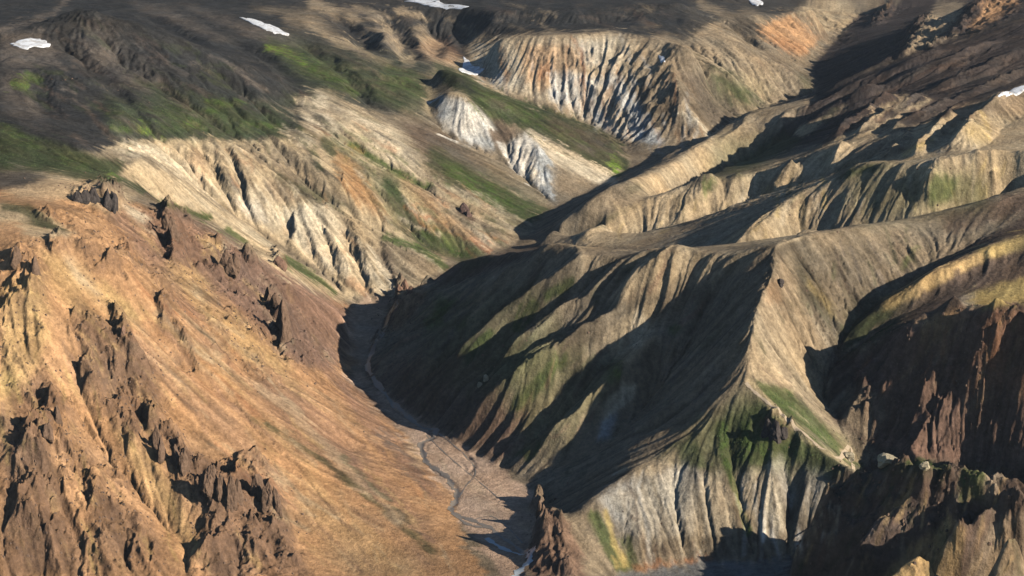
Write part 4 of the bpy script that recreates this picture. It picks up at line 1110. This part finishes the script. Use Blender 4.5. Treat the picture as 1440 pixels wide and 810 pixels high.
def earth(name, colour=None, s1=.17, s2=.5, bump=3.0, strength=.7):
    """weathered ground or rock: soil colour (a survey layer, or one colour), mottled and pitted by noise"""
    m = bpy.data.materials.new(name); m.use_nodes = True
    t = m.node_tree; t.nodes.clear(); lk = t.links.new
    out = nd(t, 'ShaderNodeOutputMaterial'); b = nd(t, 'ShaderNodeBsdfPrincipled', Roughness=1.0)
    b.inputs['Specular IOR Level'].default_value = 0.06
    lk(b.outputs[0], out.inputs[0])
    geo = nd(t, 'ShaderNodeNewGeometry')
    n1 = nd(t, 'ShaderNodeTexNoise', Scale=s1, Detail=8.0, Roughness=0.66)
    n2 = nd(t, 'ShaderNodeTexNoise', Scale=s2, Detail=4.0, Roughness=0.7)
    n3 = nd(t, 'ShaderNodeTexNoise', Scale=s1 * .25, Detail=5.0, Roughness=0.6)
    for x in (n1, n2, n3): lk(geo.outputs['Position'], x.inputs['Vector'])
    mu = nd(t, 'ShaderNodeMath', operation='MULTIPLY')
    lk(rng_node(t, n1.outputs[0], .3, .7, .74, 1.26), mu.inputs[0]); lk(rng_node(t, n2.outputs[0], .3, .7, .78, 1.22), mu.inputs[1])
    m3 = nd(t, 'ShaderNodeMath', operation='MULTIPLY'); lk(mu.outputs[0], m3.inputs[0]); lk(rng_node(t, n3.outputs[0], .3, .7, .85, 1.15), m3.inputs[1])
    vm = nd(t, 'ShaderNodeVectorMath', operation='SCALE'); lk(m3.outputs[0], vm.inputs['Scale'])
    if colour is None:
        at = nd(t, 'ShaderNodeVertexColor'); at.layer_name = 'soil'; lk(at.outputs[0], vm.inputs[0])
    else:
        vm.inputs[0].default_value = colour
    lk(vm.outputs[0], b.inputs['Base Color'])
    ad = nd(t, 'ShaderNodeMath', operation='MULTIPLY_ADD'); ad.inputs[1].default_value = .3
    lk(n2.outputs[0], ad.inputs[0]); lk(n1.outputs[0], ad.inputs[2])
    bp = nd(t, 'ShaderNodeBump', Strength=strength, Distance=bump); lk(ad.outputs[0], bp.inputs['Height']); lk(bp.outputs[0], b.inputs['Normal'])
    return m

GROUND = earth('weathered_ground')
def plain(name, col, rough, bump, scale):
    m = bpy.data.materials.new(name); m.use_nodes = True; t = m.node_tree; b = t.nodes['Principled BSDF']
    b.inputs['Base Color'].default_value = (*col, 1); b.inputs['Roughness'].default_value = rough
    geo = nd(t, 'ShaderNodeNewGeometry'); n = nd(t, 'ShaderNodeTexNoise', Scale=scale, Detail=6.0, Roughness=.65)
    t.links.new(geo.outputs['Position'], n.inputs['Vector'])
    vm = nd(t, 'ShaderNodeVectorMath', operation='SCALE'); vm.inputs[0].default_value = col
    t.links.new(rng_node(t, n.outputs[0], .3, .7, .8, 1.2), vm.inputs['Scale']); t.links.new(vm.outputs[0], b.inputs['Base Color'])
    bp = nd(t, 'ShaderNodeBump', Strength=.5, Distance=bump); t.links.new(n.outputs[0], bp.inputs['Height']); t.links.new(bp.outputs[0], b.inputs['Normal'])
    return m
SNOW = plain('old_snow', (.78, .80, .83), .7, .6, .35)
t_ = SNOW.node_tree; n_ = nd(t_, 'ShaderNodeTexNoise', Scale=.12, Detail=6.0); g_ = nd(t_, 'ShaderNodeNewGeometry'); t_.links.new(g_.outputs['Position'], n_.inputs['Vector'])
mx = nd(t_, 'ShaderNodeMix', data_type='RGBA'); mx.inputs[6].default_value = (.80, .82, .85, 1); mx.inputs[7].default_value = (.42, .38, .34, 1)
t_.links.new(rng_node(t_, n_.outputs[0], .44, .66, 0, .85), mx.inputs[0]); t_.links.new(mx.outputs[2], t_.nodes['Principled BSDF'].inputs['Base Color'])
FOAM = plain('foaming_water', (.42, .46, .48), .3, .1, 1.2)
WATER = plain('silty_water', (.22, .185, .15), .5, .05, .8)
WATER.node_tree.nodes['Principled BSDF'].inputs['Specular IOR Level'].default_value = .6
PATHM = plain('trodden_path', (.45, .35, .24), 1.0, .3, .8)
MOSSM = plain('moss_tufts', (.07, .098, .03), 1.0, .2, .1)
STONE = plain('scree_stone', (.17, .11, .075), 1.0, .3, .3)

# ------------------------------------------------------------------ building meshes
def link(name, verts, faces, mat, kind=None, smooth=True, cols=None, normals=None, parent=None):
    me = bpy.data.meshes.new(name)
    me.vertices.add(len(verts)); me.vertices.foreach_set('co', np.asarray(verts, np.float32).ravel())
    f = np.asarray(faces, np.int32)
    me.loops.add(f.size); me.loops.foreach_set('vertex_index', f.ravel())
    me.polygons.add(len(f)); me.polygons.foreach_set('loop_start', np.arange(0, f.size, f.shape[1], dtype=np.int32))
    me.polygons.foreach_set('use_smooth', np.full(len(f), smooth))
    me.update(calc_edges=True)
    if cols is not None:
        a = me.color_attributes.new('soil', 'FLOAT_COLOR', 'POINT')
        a.data.foreach_set('color', np.concatenate([cols, np.ones((len(cols), 1), np.float32)], 1).astype(np.float32).ravel())
    if normals is not None:
        me.normals_split_custom_set_from_vertices(normals)
    me.materials.append(mat)
    o = bpy.data.objects.new(name, me); scene.collection.objects.link(o)
    if kind: o['kind'] = kind
    if parent is not None: o.parent = parent
    return o

def tag(o, label, cat, group=None):
    o['label'] = label; o['category'] = cat
    if group: o['group'] = group
    return o

def zat(x, y):
    fi = np.interp(np.hypot(x, y), R, np.arange(NR)); fj = np.interp(np.arctan2(x, y), th, np.arange(NT))
    i = np.clip(fi.astype(int), 0, NR - 2); j = np.clip(fj.astype(int), 0, NT - 2); a = fi - i; b = fj - j
    return (Z[i, j] * (1 - b) + Z[i, j + 1] * b) * (1 - a) + (Z[i + 1, j] * (1 - b) + Z[i + 1, j + 1] * b) * a

# ------------------------------------------------------------------ the ground, one sheet cut into its named landforms
LAND = [
 ('lava_plateau', [(-300,-200),(1060,-200),(1060,20),(960,55),(700,48),(655,62),(640,95),(610,100),(560,165),(430,150),(415,185),(355,200),(143,213),(170,232),(160,250),(0,262),(-300,262)]),
 ('far_hills', [(960,-200),(1800,-200),(1800,30),(1440,22),(1310,60),(1150,135),(1085,146),(1000,192),(930,56),(1060,15)]),
 ('striped_cliff', [(655,60),(703,48),(930,55),(1000,190),(960,212),(888,230),(870,198),(720,140),(660,110)]),
 ('green_ridge', [(605,88),(660,110),(720,140),(872,198),(890,235),(830,268),(778,290),(757,267),(697,217),(608,167)]),
 ('pale_hillside', [(143,213),(355,200),(415,185),(430,140),(560,165),(610,100),(608,167),(697,217),(757,267),(778,292),(745,318),(700,352),(620,380),(556,415),(500,420),(400,372),(222,281),(165,250)]),
 ('orange_hill', [(-300,262),(0,262),(160,250),(222,281),(400,372),(500,422),(492,480),(488,525),(560,600),(640,700),(645,735),(705,830),(640,1000),(-300,1000)]),
 ('tan_spurs', [(745,345),(770,318),(862,258),(960,218),(1083,147),(1147,135),(1310,60),(1440,22),(1800,0),(1800,262),(1440,268),(1280,308),(1092,343),(1040,356),(907,352),(845,362),(775,341)]),
 ('central_ridge', [(556,410),(640,400),(690,357),(775,341),(845,362),(907,352),(1092,343),(1049,540),(920,644),(795,728),(762,705),(700,655),(612,605),(535,550),(510,520),(530,480)]),
 ('fluted_cliff', [(1092,343),(1440,268),(1800,240),(1440,303),(1330,360),(1220,430),(1160,500),(1175,590),(1215,655),(1240,720),(1115,785),(890,806),(813,830),(740,830),(750,760),(762,705),(795,728),(920,644),(1049,540)]),
 ('red_hill', [(1440,303),(1800,240),(1800,760),(1440,690),(1215,668),(1175,590),(1160,500),(1220,430),(1330,360)]),
 ('shaded_crag', [(1090,840),(1117,753),(1163,693),(1243,648),(1303,653),(1387,657),(1423,670),(1800,690),(1800,1000),(1060,1000)]),
 ('gravel_plain', [(850,818),(890,806),(960,792),(1060,787),(1118,785),(1100,840),(850,840)]),
 ('gravel_bed', [(512,425),(556,412),(530,480),(510,520),(535,550),(612,605),(700,655),(762,705),(745,760),(740,830),(705,830),(645,735),(640,700),(560,600),(488,525),(492,470)]),
]
ident = np.zeros(cu.shape, np.int32)
for k, (nm, poly) in enumerate(LAND):
    ident[poly_mask(poly, .4) > .5] = k + 1
if True:                                              # gaps between outlines go to the nearest landform
    for _ in range(400):
        e = ident == 0
        if not e.any(): break
        Q = np.pad(ident, 1, mode='edge')
        for sl2 in ((slice(0, -2), slice(1, -1)), (slice(2, None), slice(1, -1)), (slice(1, -1), slice(0, -2)), (slice(1, -1), slice(2, None))):
            ident = np.where((ident == 0), Q[sl2], ident)
U, VV = project(GX, GY, Z)
U = U + fbm(GX, GY, 25, 3, 777) * 2; VV = VV + fbm(GX, GY, 25, 3, 778) * 1.5
LID = ident[np.clip((VV - CV0) / CS, 0, CHh - 1).astype(int), np.clip((U - CU0) / CS, 0, CW - 1).astype(int)]
vis = visible(Z); idx = np.arange(NR)[:, None]
last = np.maximum.accumulate(np.where(vis, idx, 0), axis=0); nxt = np.minimum.accumulate(np.where(vis, idx, NR - 1)[::-1], axis=0)[::-1]
LID = LID[np.where(idx - last <= nxt - idx, last, nxt), np.broadcast_to(np.arange(NT)[None, :], (NR, NT))]

V = np.stack([GX, GY, Z], -1)
tu = np.zeros_like(V); tu[:, 1:-1] = V[:, 2:] - V[:, :-2]; tu[:, 0] = V[:, 1] - V[:, 0]; tu[:, -1] = V[:, -1] - V[:, -2]
tv = np.zeros_like(V); tv[1:-1] = V[2:] - V[:-2]; tv[0] = V[1] - V[0]; tv[-1] = V[-1] - V[-2]
N = np.cross(tu, tv); N /= np.linalg.norm(N, axis=-1, keepdims=True) + 1e-9
V = V.reshape(-1, 3); N = N.reshape(-1, 3); C3 = COL.reshape(-1, 3)
I = np.arange(NR * NT).reshape(NR, NT)
F = np.stack([I[:-1, :-1], I[:-1, 1:], I[1:, 1:], I[1:, :-1]], -1).reshape(-1, 4)
FID = LID[:-1, :-1].reshape(-1)
for k, (nm, poly) in enumerate(LAND):
    f = F[FID == k + 1]
    if not len(f): continue
    used = np.zeros(len(V), bool); used[f.ravel()] = True
    remap = np.cumsum(used) - 1
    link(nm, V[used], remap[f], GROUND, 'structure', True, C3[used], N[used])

# ------------------------------------------------------------------ streams and the footpath: ribbons lying on the ground
def catmull(pts, n=8):
    p = np.asarray(pts, float); p = np.vstack([2 * p[0] - p[1], p, 2 * p[-1] - p[-2]]); out = []
    for k in range(1, len(p) - 2):
        for t in np.linspace(0, 1, n, endpoint=False):
            a, b, c, d = p[k - 1:k + 3]
            out.append(.5 * (2 * b + (c - a) * t + (2 * a - 5 * b + 4 * c - d) * t * t + (3 * b - a - 3 * c + d) * t ** 3))
    out.append(p[-2]); return np.array(out)

def ribbon(name, pts, w, mat, up, kind='structure', level=False, wv=.25):
    P = np.array([hit(u, v, Z) for u, v in pts])[:, :2]
    P = catmull(P, 10); d = np.gradient(P, axis=0); d /= np.linalg.norm(d, axis=1, keepdims=True) + 1e-9
    nrm = np.stack([-d[:, 1], d[:, 0]], 1); n = len(P); vs = []
    ww = w * (1 + wv * np.sin(np.arange(n) * .7) + wv * .6 * np.sin(np.arange(n) * 1.9 + 1))
    for k, o in enumerate((-1, -.5, 0, .5, 1)):
        q = P + nrm * (ww * o)[:, None]; z = zat(q[:, 0], q[:, 1])
        vs.append(np.column_stack([q, z + up]))
    if level:
        zc = np.min([v[:, 2] for v in vs], axis=0) + level
        zc = np.convolve(np.pad(zc, 4, mode='edge'), np.ones(9) / 9, 'valid')
        for v in vs: v[:, 2] = np.maximum(zc, v[:, 2] - 1.0)
    v = np.concatenate(vs); g = np.arange(5 * n).reshape(5, n)
    f = np.stack([g[1:, :-1], g[:-1, :-1], g[:-1, 1:], g[1:, 1:]], -1).reshape(-1, 4)
    return link(name, v, f[:, ::-1], mat, kind)
STREAMS = [
 ([(560,428),(545,448),(536,470),(522,500),(518,520),(540,552),(565,578),(590,600),(612,604),(608,617),(592,625),(596,640),(600,650),(615,661),(630,672),(636,685),(643,692),(641,705),(634,715),(640,723),(662,731),(690,743)], 2.4),
 ([(640,723),(655,736),(672,741),(690,743),(700,752),(720,765),(747,774)], 1.8),
 ([(684,757),(705,770),(733,780),(747,774)], 1.8),
 ([(747,774),(743,790),(730,803),(724,813),(722,830)], 3.0),
]
for k, (pts, w) in enumerate(STREAMS): ribbon('stream', pts, w, FOAM if k in (2, 3) else WATER, .25, wv=.4)
for pts in [[(600,612),(620,632),(640,650),(662,668),(684,686),(700,700)], [(612,606),(640,628),(655,642),(666,655),(668,668),(655,684),(646,700)], [(664,732),(690,726),(712,740),(735,764)]]:
    ribbon('stream', pts, .55, WATER, .22, wv=.5)
ribbon('footpath', [(1049,538),(1062,552),(1080,566),(1097,580),(1110,592),(1125,605),(1140,618),(1160,632),(1180,645),(1200,657),(1212,665)], 1.5, PATHM, .3)

# ------------------------------------------------------------------ snow patches
def snow(poly, label, thick=.9):
    us = [p[0] for p in poly]; vs = [p[1] for p in poly]
    P = np.array([hit(u, v, Z)[:2] for u, v in poly]); P = catmull(np.vstack([P, P[:1]]), 4)[:-1]
    c = P.mean(0); rings = []; n = len(P)
    wob = 1 + .06 * np.sin(np.arange(n) * 2.1) + .05 * np.sin(np.arange(n) * 3.7 + 2)
    levels = [(1.0, -.8), (.995, .35), (.96, .8), (.85, 1.0), (.6, 1.15), (.3, 1.2)]
    for s, h in levels:
        q = c + (P - c) * (s * wob)[:, None]; rings.append(np.column_stack([q, zat(q[:, 0], q[:, 1]) + h * thick]))
    top = np.array([[c[0], c[1], zat(c[:1], c[1:])[0] + 1.2 * thick]])
    v = np.concatenate(rings + [top]); f = []
    for k in range(len(levels) - 1):
        for i in range(n): f.append((k * n + i, k * n + (i + 1) % n, (k + 1) * n + (i + 1) % n, (k + 1) * n + i))
    L_ = (len(levels) - 1) * n
    for i in range(0, n): f.append((L_ + i, L_ + (i + 1) % n, len(v) - 1, len(v) - 1))
    me = bpy.data.meshes.new('snow_patch'); me.from_pydata(v.tolist(), [], [tuple(dict.fromkeys(x)) for x in f])
    me.polygons.foreach_set('use_smooth', np.ones(len(me.polygons), bool)); me.update(); me.materials.append(SNOW)
    bm = bmesh.new(); bm.from_mesh(me); bmesh.ops.recalc_face_normals(bm, faces=bm.faces); bm.to_mesh(me); bm.free()
    o = bpy.data.objects.new('snow_patch', me); scene.collection.objects.link(o)
    return tag(o, label, 'snow patch', 'snow patches left over from winter')
for poly, lab in [
    ([(15,62),(26,57),(48,54),(62,57),(71,64),(60,67),(45,66),(38,70),(25,66)], 'oval white snow patch on the dark slope left of the peak'),
    ([(338,25),(352,26),(372,33),(392,40),(407,49),(395,48),(375,43),(352,32)], 'long narrow snow strip slanting across the dark hillside right of the peak'),
    ([(570,2),(592,-2),(612,0),(625,6),(660,9),(640,13),(612,10),(590,5)], 'wide flat snow patch on the far plateau at the top edge'),
    ([(652,80),(660,86),(664,92),(680,97),(676,102),(645,99),(651,92)], 'triangular snow patch in the gully at the left end of the striped cliff'),
    ([(1051,-2),(1062,-2),(1074,5),(1066,8),(1056,5)], 'small snow patch on the far hills above the orange slope'),
    ([(926,78),(934,80),(935,88),(929,88)], 'tiny snow remnant in a gully of the striped cliff'),
    ([(1404,135),(1420,128),(1442,120),(1460,114),(1458,121),(1440,128),(1420,134)], 'bluish shaded snow strip on the tan spurs at the right edge')]:
    snow(poly, lab)

# ------------------------------------------------------------------ rock outcrops
from mathutils import noise as mn, Vector
def rock_shape(seed, tall, sub=4):
    r = random.Random(seed)
    bm = bmesh.new(); bmesh.ops.create_icosphere(bm, subdivisions=sub, radius=1.0)
    planes = []
    for k in range(18):
        n = Vector((r.gauss(0, 1), r.gauss(0, 1), r.gauss(0, .45))).normalized(); planes.append((n, r.uniform(.62, 1.0)))
    off = Vector((seed * 3.1, seed * 1.7, 0))
    for v in bm.verts:
        d = v.co.normalized(); rad = 1.25
        for n, q in planes:
            c = n.dot(d)
            if c > .05: rad = min(rad, q / c)
        p = d * rad
        s = Vector((p.x * 1.8, p.y * 1.8, p.z * 1.8)) + off
        p += d * (.16 * mn.noise(s) + .10 * mn.noise(s * 2.3) + .06 * mn.noise(s * 5.1))
        if tall:
            t = max(0.0, min(1.0, (p.z + .3) / 1.5)); k = 1 - .52 * t
            p.x *= k; p.y *= k
        v.co = p
    return bm

ROCKM = {}
def rock_mat(col):
    if col not in ROCKM: ROCKM[col] = earth('bare_rock', col, .35, 1.3, 1.2, .7)
    return ROCKM[col]
DARKR, BROWNR, REDR, PALER, GREYR = (.075, .062, .056), (.17, .11, .075), (.24, .145, .10), (.44, .37, .25), (.16, .145, .13)

def rock_piece(u, vt, vb, wpx, seed, col, name, parent=None, tall=True):
    x, y, z = hit(u, vb, Z); d = math.hypot(y, CAM_H - z)
    w = wpx * d / FPX * .82; h = max(vb - vt, 4) * d / FPX * .95
    bm = rock_shape(seed, tall, 4 if wpx > 14 else 3)
    me = bpy.data.meshes.new(name)
    rz = random.Random(seed).uniform(0, 6)
    for v in bm.verts:
        a, b = v.co.x * w, v.co.y * w
        v.co = Vector((a * math.cos(rz) - b * math.sin(rz), a * math.sin(rz) + b * math.cos(rz), (v.co.z + .15) * h * .66))
    bm.to_mesh(me); bm.free(); me.materials.append(rock_mat(col))
    o = bpy.data.objects.new(name, me); scene.collection.objects.link(o)
    loc = Vector((x, y + w * .35, zat(np.array([x]), np.array([y + w * .35]))[0]))
    if parent is None: o.location = loc
    else: o.parent = parent; o.location = loc - parent.location
    return o

def outcrop(name, pieces, col, label, cat, group=None, part='pinnacle', tall=True):
    if len(pieces) == 1:
        u, vt, vb, w = pieces[0]
        return tag(rock_piece(u, vt, vb, w, int(u * 7 + vt), col, name, None, tall), label, cat, group)
    x, y, z = hit(sum(p[0] for p in pieces) / len(pieces), max(p[2] for p in pieces), Z)
    e = bpy.data.objects.new(name, None); e.location = (x, y, z); scene.collection.objects.link(e); tag(e, label, cat, group)
    for u, vt, vb, w in pieces: rock_piece(u, vt, vb, w, int(u * 7 + vt), col, part, e, tall)
    return e
CR_ = 'rock outcrops on the orange hill'
outcrop('rock_spire', [(759,699,720,7),(767,713,728,8)], BROWNR, 'slim rock spire on the end of the fluted ridge above the gravel bed', 'rock spire')
outcrop('rock_outcrop', [(1079,588,612,12),(1091,592,618,14),(1101,602,617,10)], DARKR, 'blackish rock outcrop in the grass below the footpath', 'rock outcrop', None, 'crag')
outcrop('boulder', [(1252,634,648,24)], PALER, 'pale boulder on top of the shaded foreground crag', 'boulder', None, 'block', False)
outcrop('boulder', [(1193,633,645,12)], PALER, 'pale boulder in the grass between footpath and shaded valley', 'boulder', None, 'block', False)
outcrop('boulder', [(1301,651,660,11)], PALER, 'small pale block on the green crest of the foreground crag', 'boulder', None, 'block', False)
outcrop('rock_outcrop', [(562,396,410,9),(570,391,408,8),(578,400,412,10)], REDR, 'reddish knobs on the tip of the central ridge above the stream bend', 'rock outcrop', None, 'knob')
outcrop('rock_outcrop', [(118,262,282,14),(132,260,284,14),(108,268,282,10)], DARKR, 'low black crag under the grassy bench at the top of the orange hill', 'rock outcrop', CR_, 'crag')
outcrop('rock_outcrop', [(150,262,290,15),(158,264,296,13)], DARKR, 'tall black crag beside the low one at the top of the orange hill', 'rock outcrop', CR_, 'crag')
outcrop('rock_outcrop', [(233,292,318,9),(241,304,332,12)], BROWNR, 'pointed brown pinnacle with a deep shadow just below the pale scree strip', 'rock outcrop', CR_)
outcrop('rock_outcrop', [(318,350,376,16),(330,356,380,14),(324,364,388,15)], BROWNR, 'dark brown knob below the yellow stain on the upper orange hill', 'rock outcrop', CR_, 'knob')
outcrop('rock_outcrop', [(391,354,374,13)], REDR, 'small reddish tower on the skyline of the orange hill next to the pale ridge', 'rock outcrop', CR_)
outcrop('rock_outcrop', [(378,400,422,14),(388,412,432,13)], BROWNR, 'rounded brown crag left of the deep dark cleft', 'rock outcrop', CR_, 'crag')
outcrop('rock_outcrop', [(398,420,462,14),(403,440,480,13)], BROWNR, 'steep brown rib right of the deep dark cleft', 'rock outcrop', CR_, 'rib')
outcrop('rock_outcrop', [(173,453,468,7)], REDR, 'little red rock needle at the head of the long scree chute', 'rock outcrop', CR_)
outcrop('rock_outcrop', [(220,596,628,12),(226,612,648,12)], BROWNR, 'leftmost pinnacle of the lower rock chain beside the scree chute', 'rock outcrop', CR_)
outcrop('rock_outcrop', [(246,620,652,12),(258,626,664,13)], BROWNR, 'pair of brown pinnacles second along the lower rock chain', 'rock outcrop', CR_)
outcrop('rock_outcrop', [(297,652,690,17),(310,660,694,12)], BROWNR, 'dark topped pinnacle third along the lower rock chain', 'rock outcrop', CR_)
outcrop('rock_outcrop', [(325,668,716,16),(334,668,704,11)], BROWNR, 'brown pinnacle with a dark left wall in the lower rock chain', 'rock outcrop', CR_)
outcrop('rock_outcrop', [(362,656,700,20),(376,668,712,16),(388,680,716,12)], BROWNR, 'largest rounded tower at the right end of the lower rock chain', 'rock outcrop', CR_, 'tower')
outcrop('rock_outcrop', [(80,566,594,12),(66,586,620,14)], BROWNR, 'brown crag crowning the dark cliff at the lower left corner', 'rock outcrop', CR_, 'crag')
outcrop('rock_outcrop', [(22,345,372,13),(48,358,384,12)], BROWNR, 'brown crags under the flat bench at the left edge', 'rock outcrop', CR_, 'crag')
outcrop('rock_outcrop', [(652,285,300,11),(658,294,304,8)], (.13,.085,.07), 'small dark rock knob on the pink scree above the valley bend', 'rock outcrop', None, 'knob')
outcrop('boulder', [(684,526,535,6)], PALER, 'pale boulder high on the shaded flank of the central ridge', 'boulder', None, 'block', False)
outcrop('boulder', [(675,536,543,5)], PALER, 'pale boulder just below another on the shaded flank of the central ridge', 'boulder', None, 'block', False)
outcrop('boulder', [(1137,468,476,6)] if False else [(1097,392,402,7)], DARKR, 'dark boulder on the lit shoulder at the corner of the central ridge', 'boulder', None, 'block', False)

# ------------------------------------------------------------------ scree stones and moss tufts nobody could count
def scatter(name, mat, weight, n, s0, s1, hgt, seed):
    r = np.random.default_rng(seed)
    w = (weight * DR * DT * (R[:, None] < 2700) * (R[:, None] > 1150)).ravel().astype(np.float64); w = np.clip(w, 0, None); w /= w.sum()
    k = r.choice(len(w), n, p=w); i, j = np.unravel_index(k, (NR, NT)); i = np.clip(i, 1, NR - 2); j = np.clip(j, 1, NT - 2)
    x = GX[i, j] + r.uniform(-1, 1, n) * DT[i, j]; y = GY[i, j] + r.uniform(-1, 1, n) * DR[i, 0]; z = zat(x, y)
    s = s0 + (s1 - s0) * r.random(n) ** 3
    a0 = r.random(n) * 6.28; ang = a0[:, None] + np.arange(5) * (2 * np.pi / 5) + r.uniform(-.35, .35, (n, 5))
    rad = s[:, None] * r.uniform(.65, 1.2, (n, 5))
    base = np.stack([x[:, None] + rad * np.cos(ang), y[:, None] + rad * np.sin(ang), np.repeat(z[:, None] - .5 * s[:, None], 5, 1)], -1)
    up = base.copy(); up[..., 0] = x[:, None] + .6 * rad * np.cos(ang); up[..., 1] = y[:, None] + .6 * rad * np.sin(ang); up[..., 2] = z[:, None] + hgt * s[:, None] * r.uniform(.5, 1.1, (n, 5))
    top = np.stack([x, y, z + hgt * s * 1.05], -1)[:, None]
    V = np.concatenate([base, up, top], 1).reshape(-1, 3); o = np.arange(n)[:, None, None] * 11
    q = np.array([(a, (a + 1) % 5, 5 + (a + 1) % 5) for a in range(5)] + [(a, 5 + (a + 1) % 5, 5 + a) for a in range(5)] + [(5 + a, 5 + (a + 1) % 5, 10) for a in range(5)])
    return link(name, V, (o + q[None]).reshape(-1, 3), mat, 'stuff', False)
green = np.clip((COL[..., 1] - COL[..., 0]) * 14, 0, 1)
foot = np.clip(blur(CR, 14, 14) * 1.5 - .1, 0, 1) * np.clip(1 - green, 0, 1) * (1 - CALM * .6) + .012 * np.clip(steep, .1, 1)
scatter('scree_stones', STONE, foot, 9000, .35, 1.5, .8, 11)
scatter('moss_tufts', MOSSM, green ** 2, 6000, .5, 1.3, .3, 12)

# ------------------------------------------------------------------ the air
hz = bpy.data.materials.new('valley_haze'); hz.use_nodes = True; t = hz.node_tree; t.nodes.clear()
vo = nd(t, 'ShaderNodeVolumePrincipled', Density=0.9e-5, Anisotropy=0.0); vo.inputs['Color'].default_value = (.72, .85, 1.0, 1)
t.links.new(vo.outputs[0], nd(t, 'ShaderNodeOutputMaterial').inputs['Volume'])
x0, x1, y0, y1, z0, z1 = -4200, 4200, -300, 9300, -40, 640
bv = [(x, y, z) for z in (z0, z1) for y in (y0, y1) for x in (x0, x1)]
link('haze', bv, [(0, 2, 3, 1), (4, 5, 7, 6), (0, 1, 5, 4), (2, 6, 7, 3), (0, 4, 6, 2), (1, 3, 7, 5)], hz, 'stuff', False)
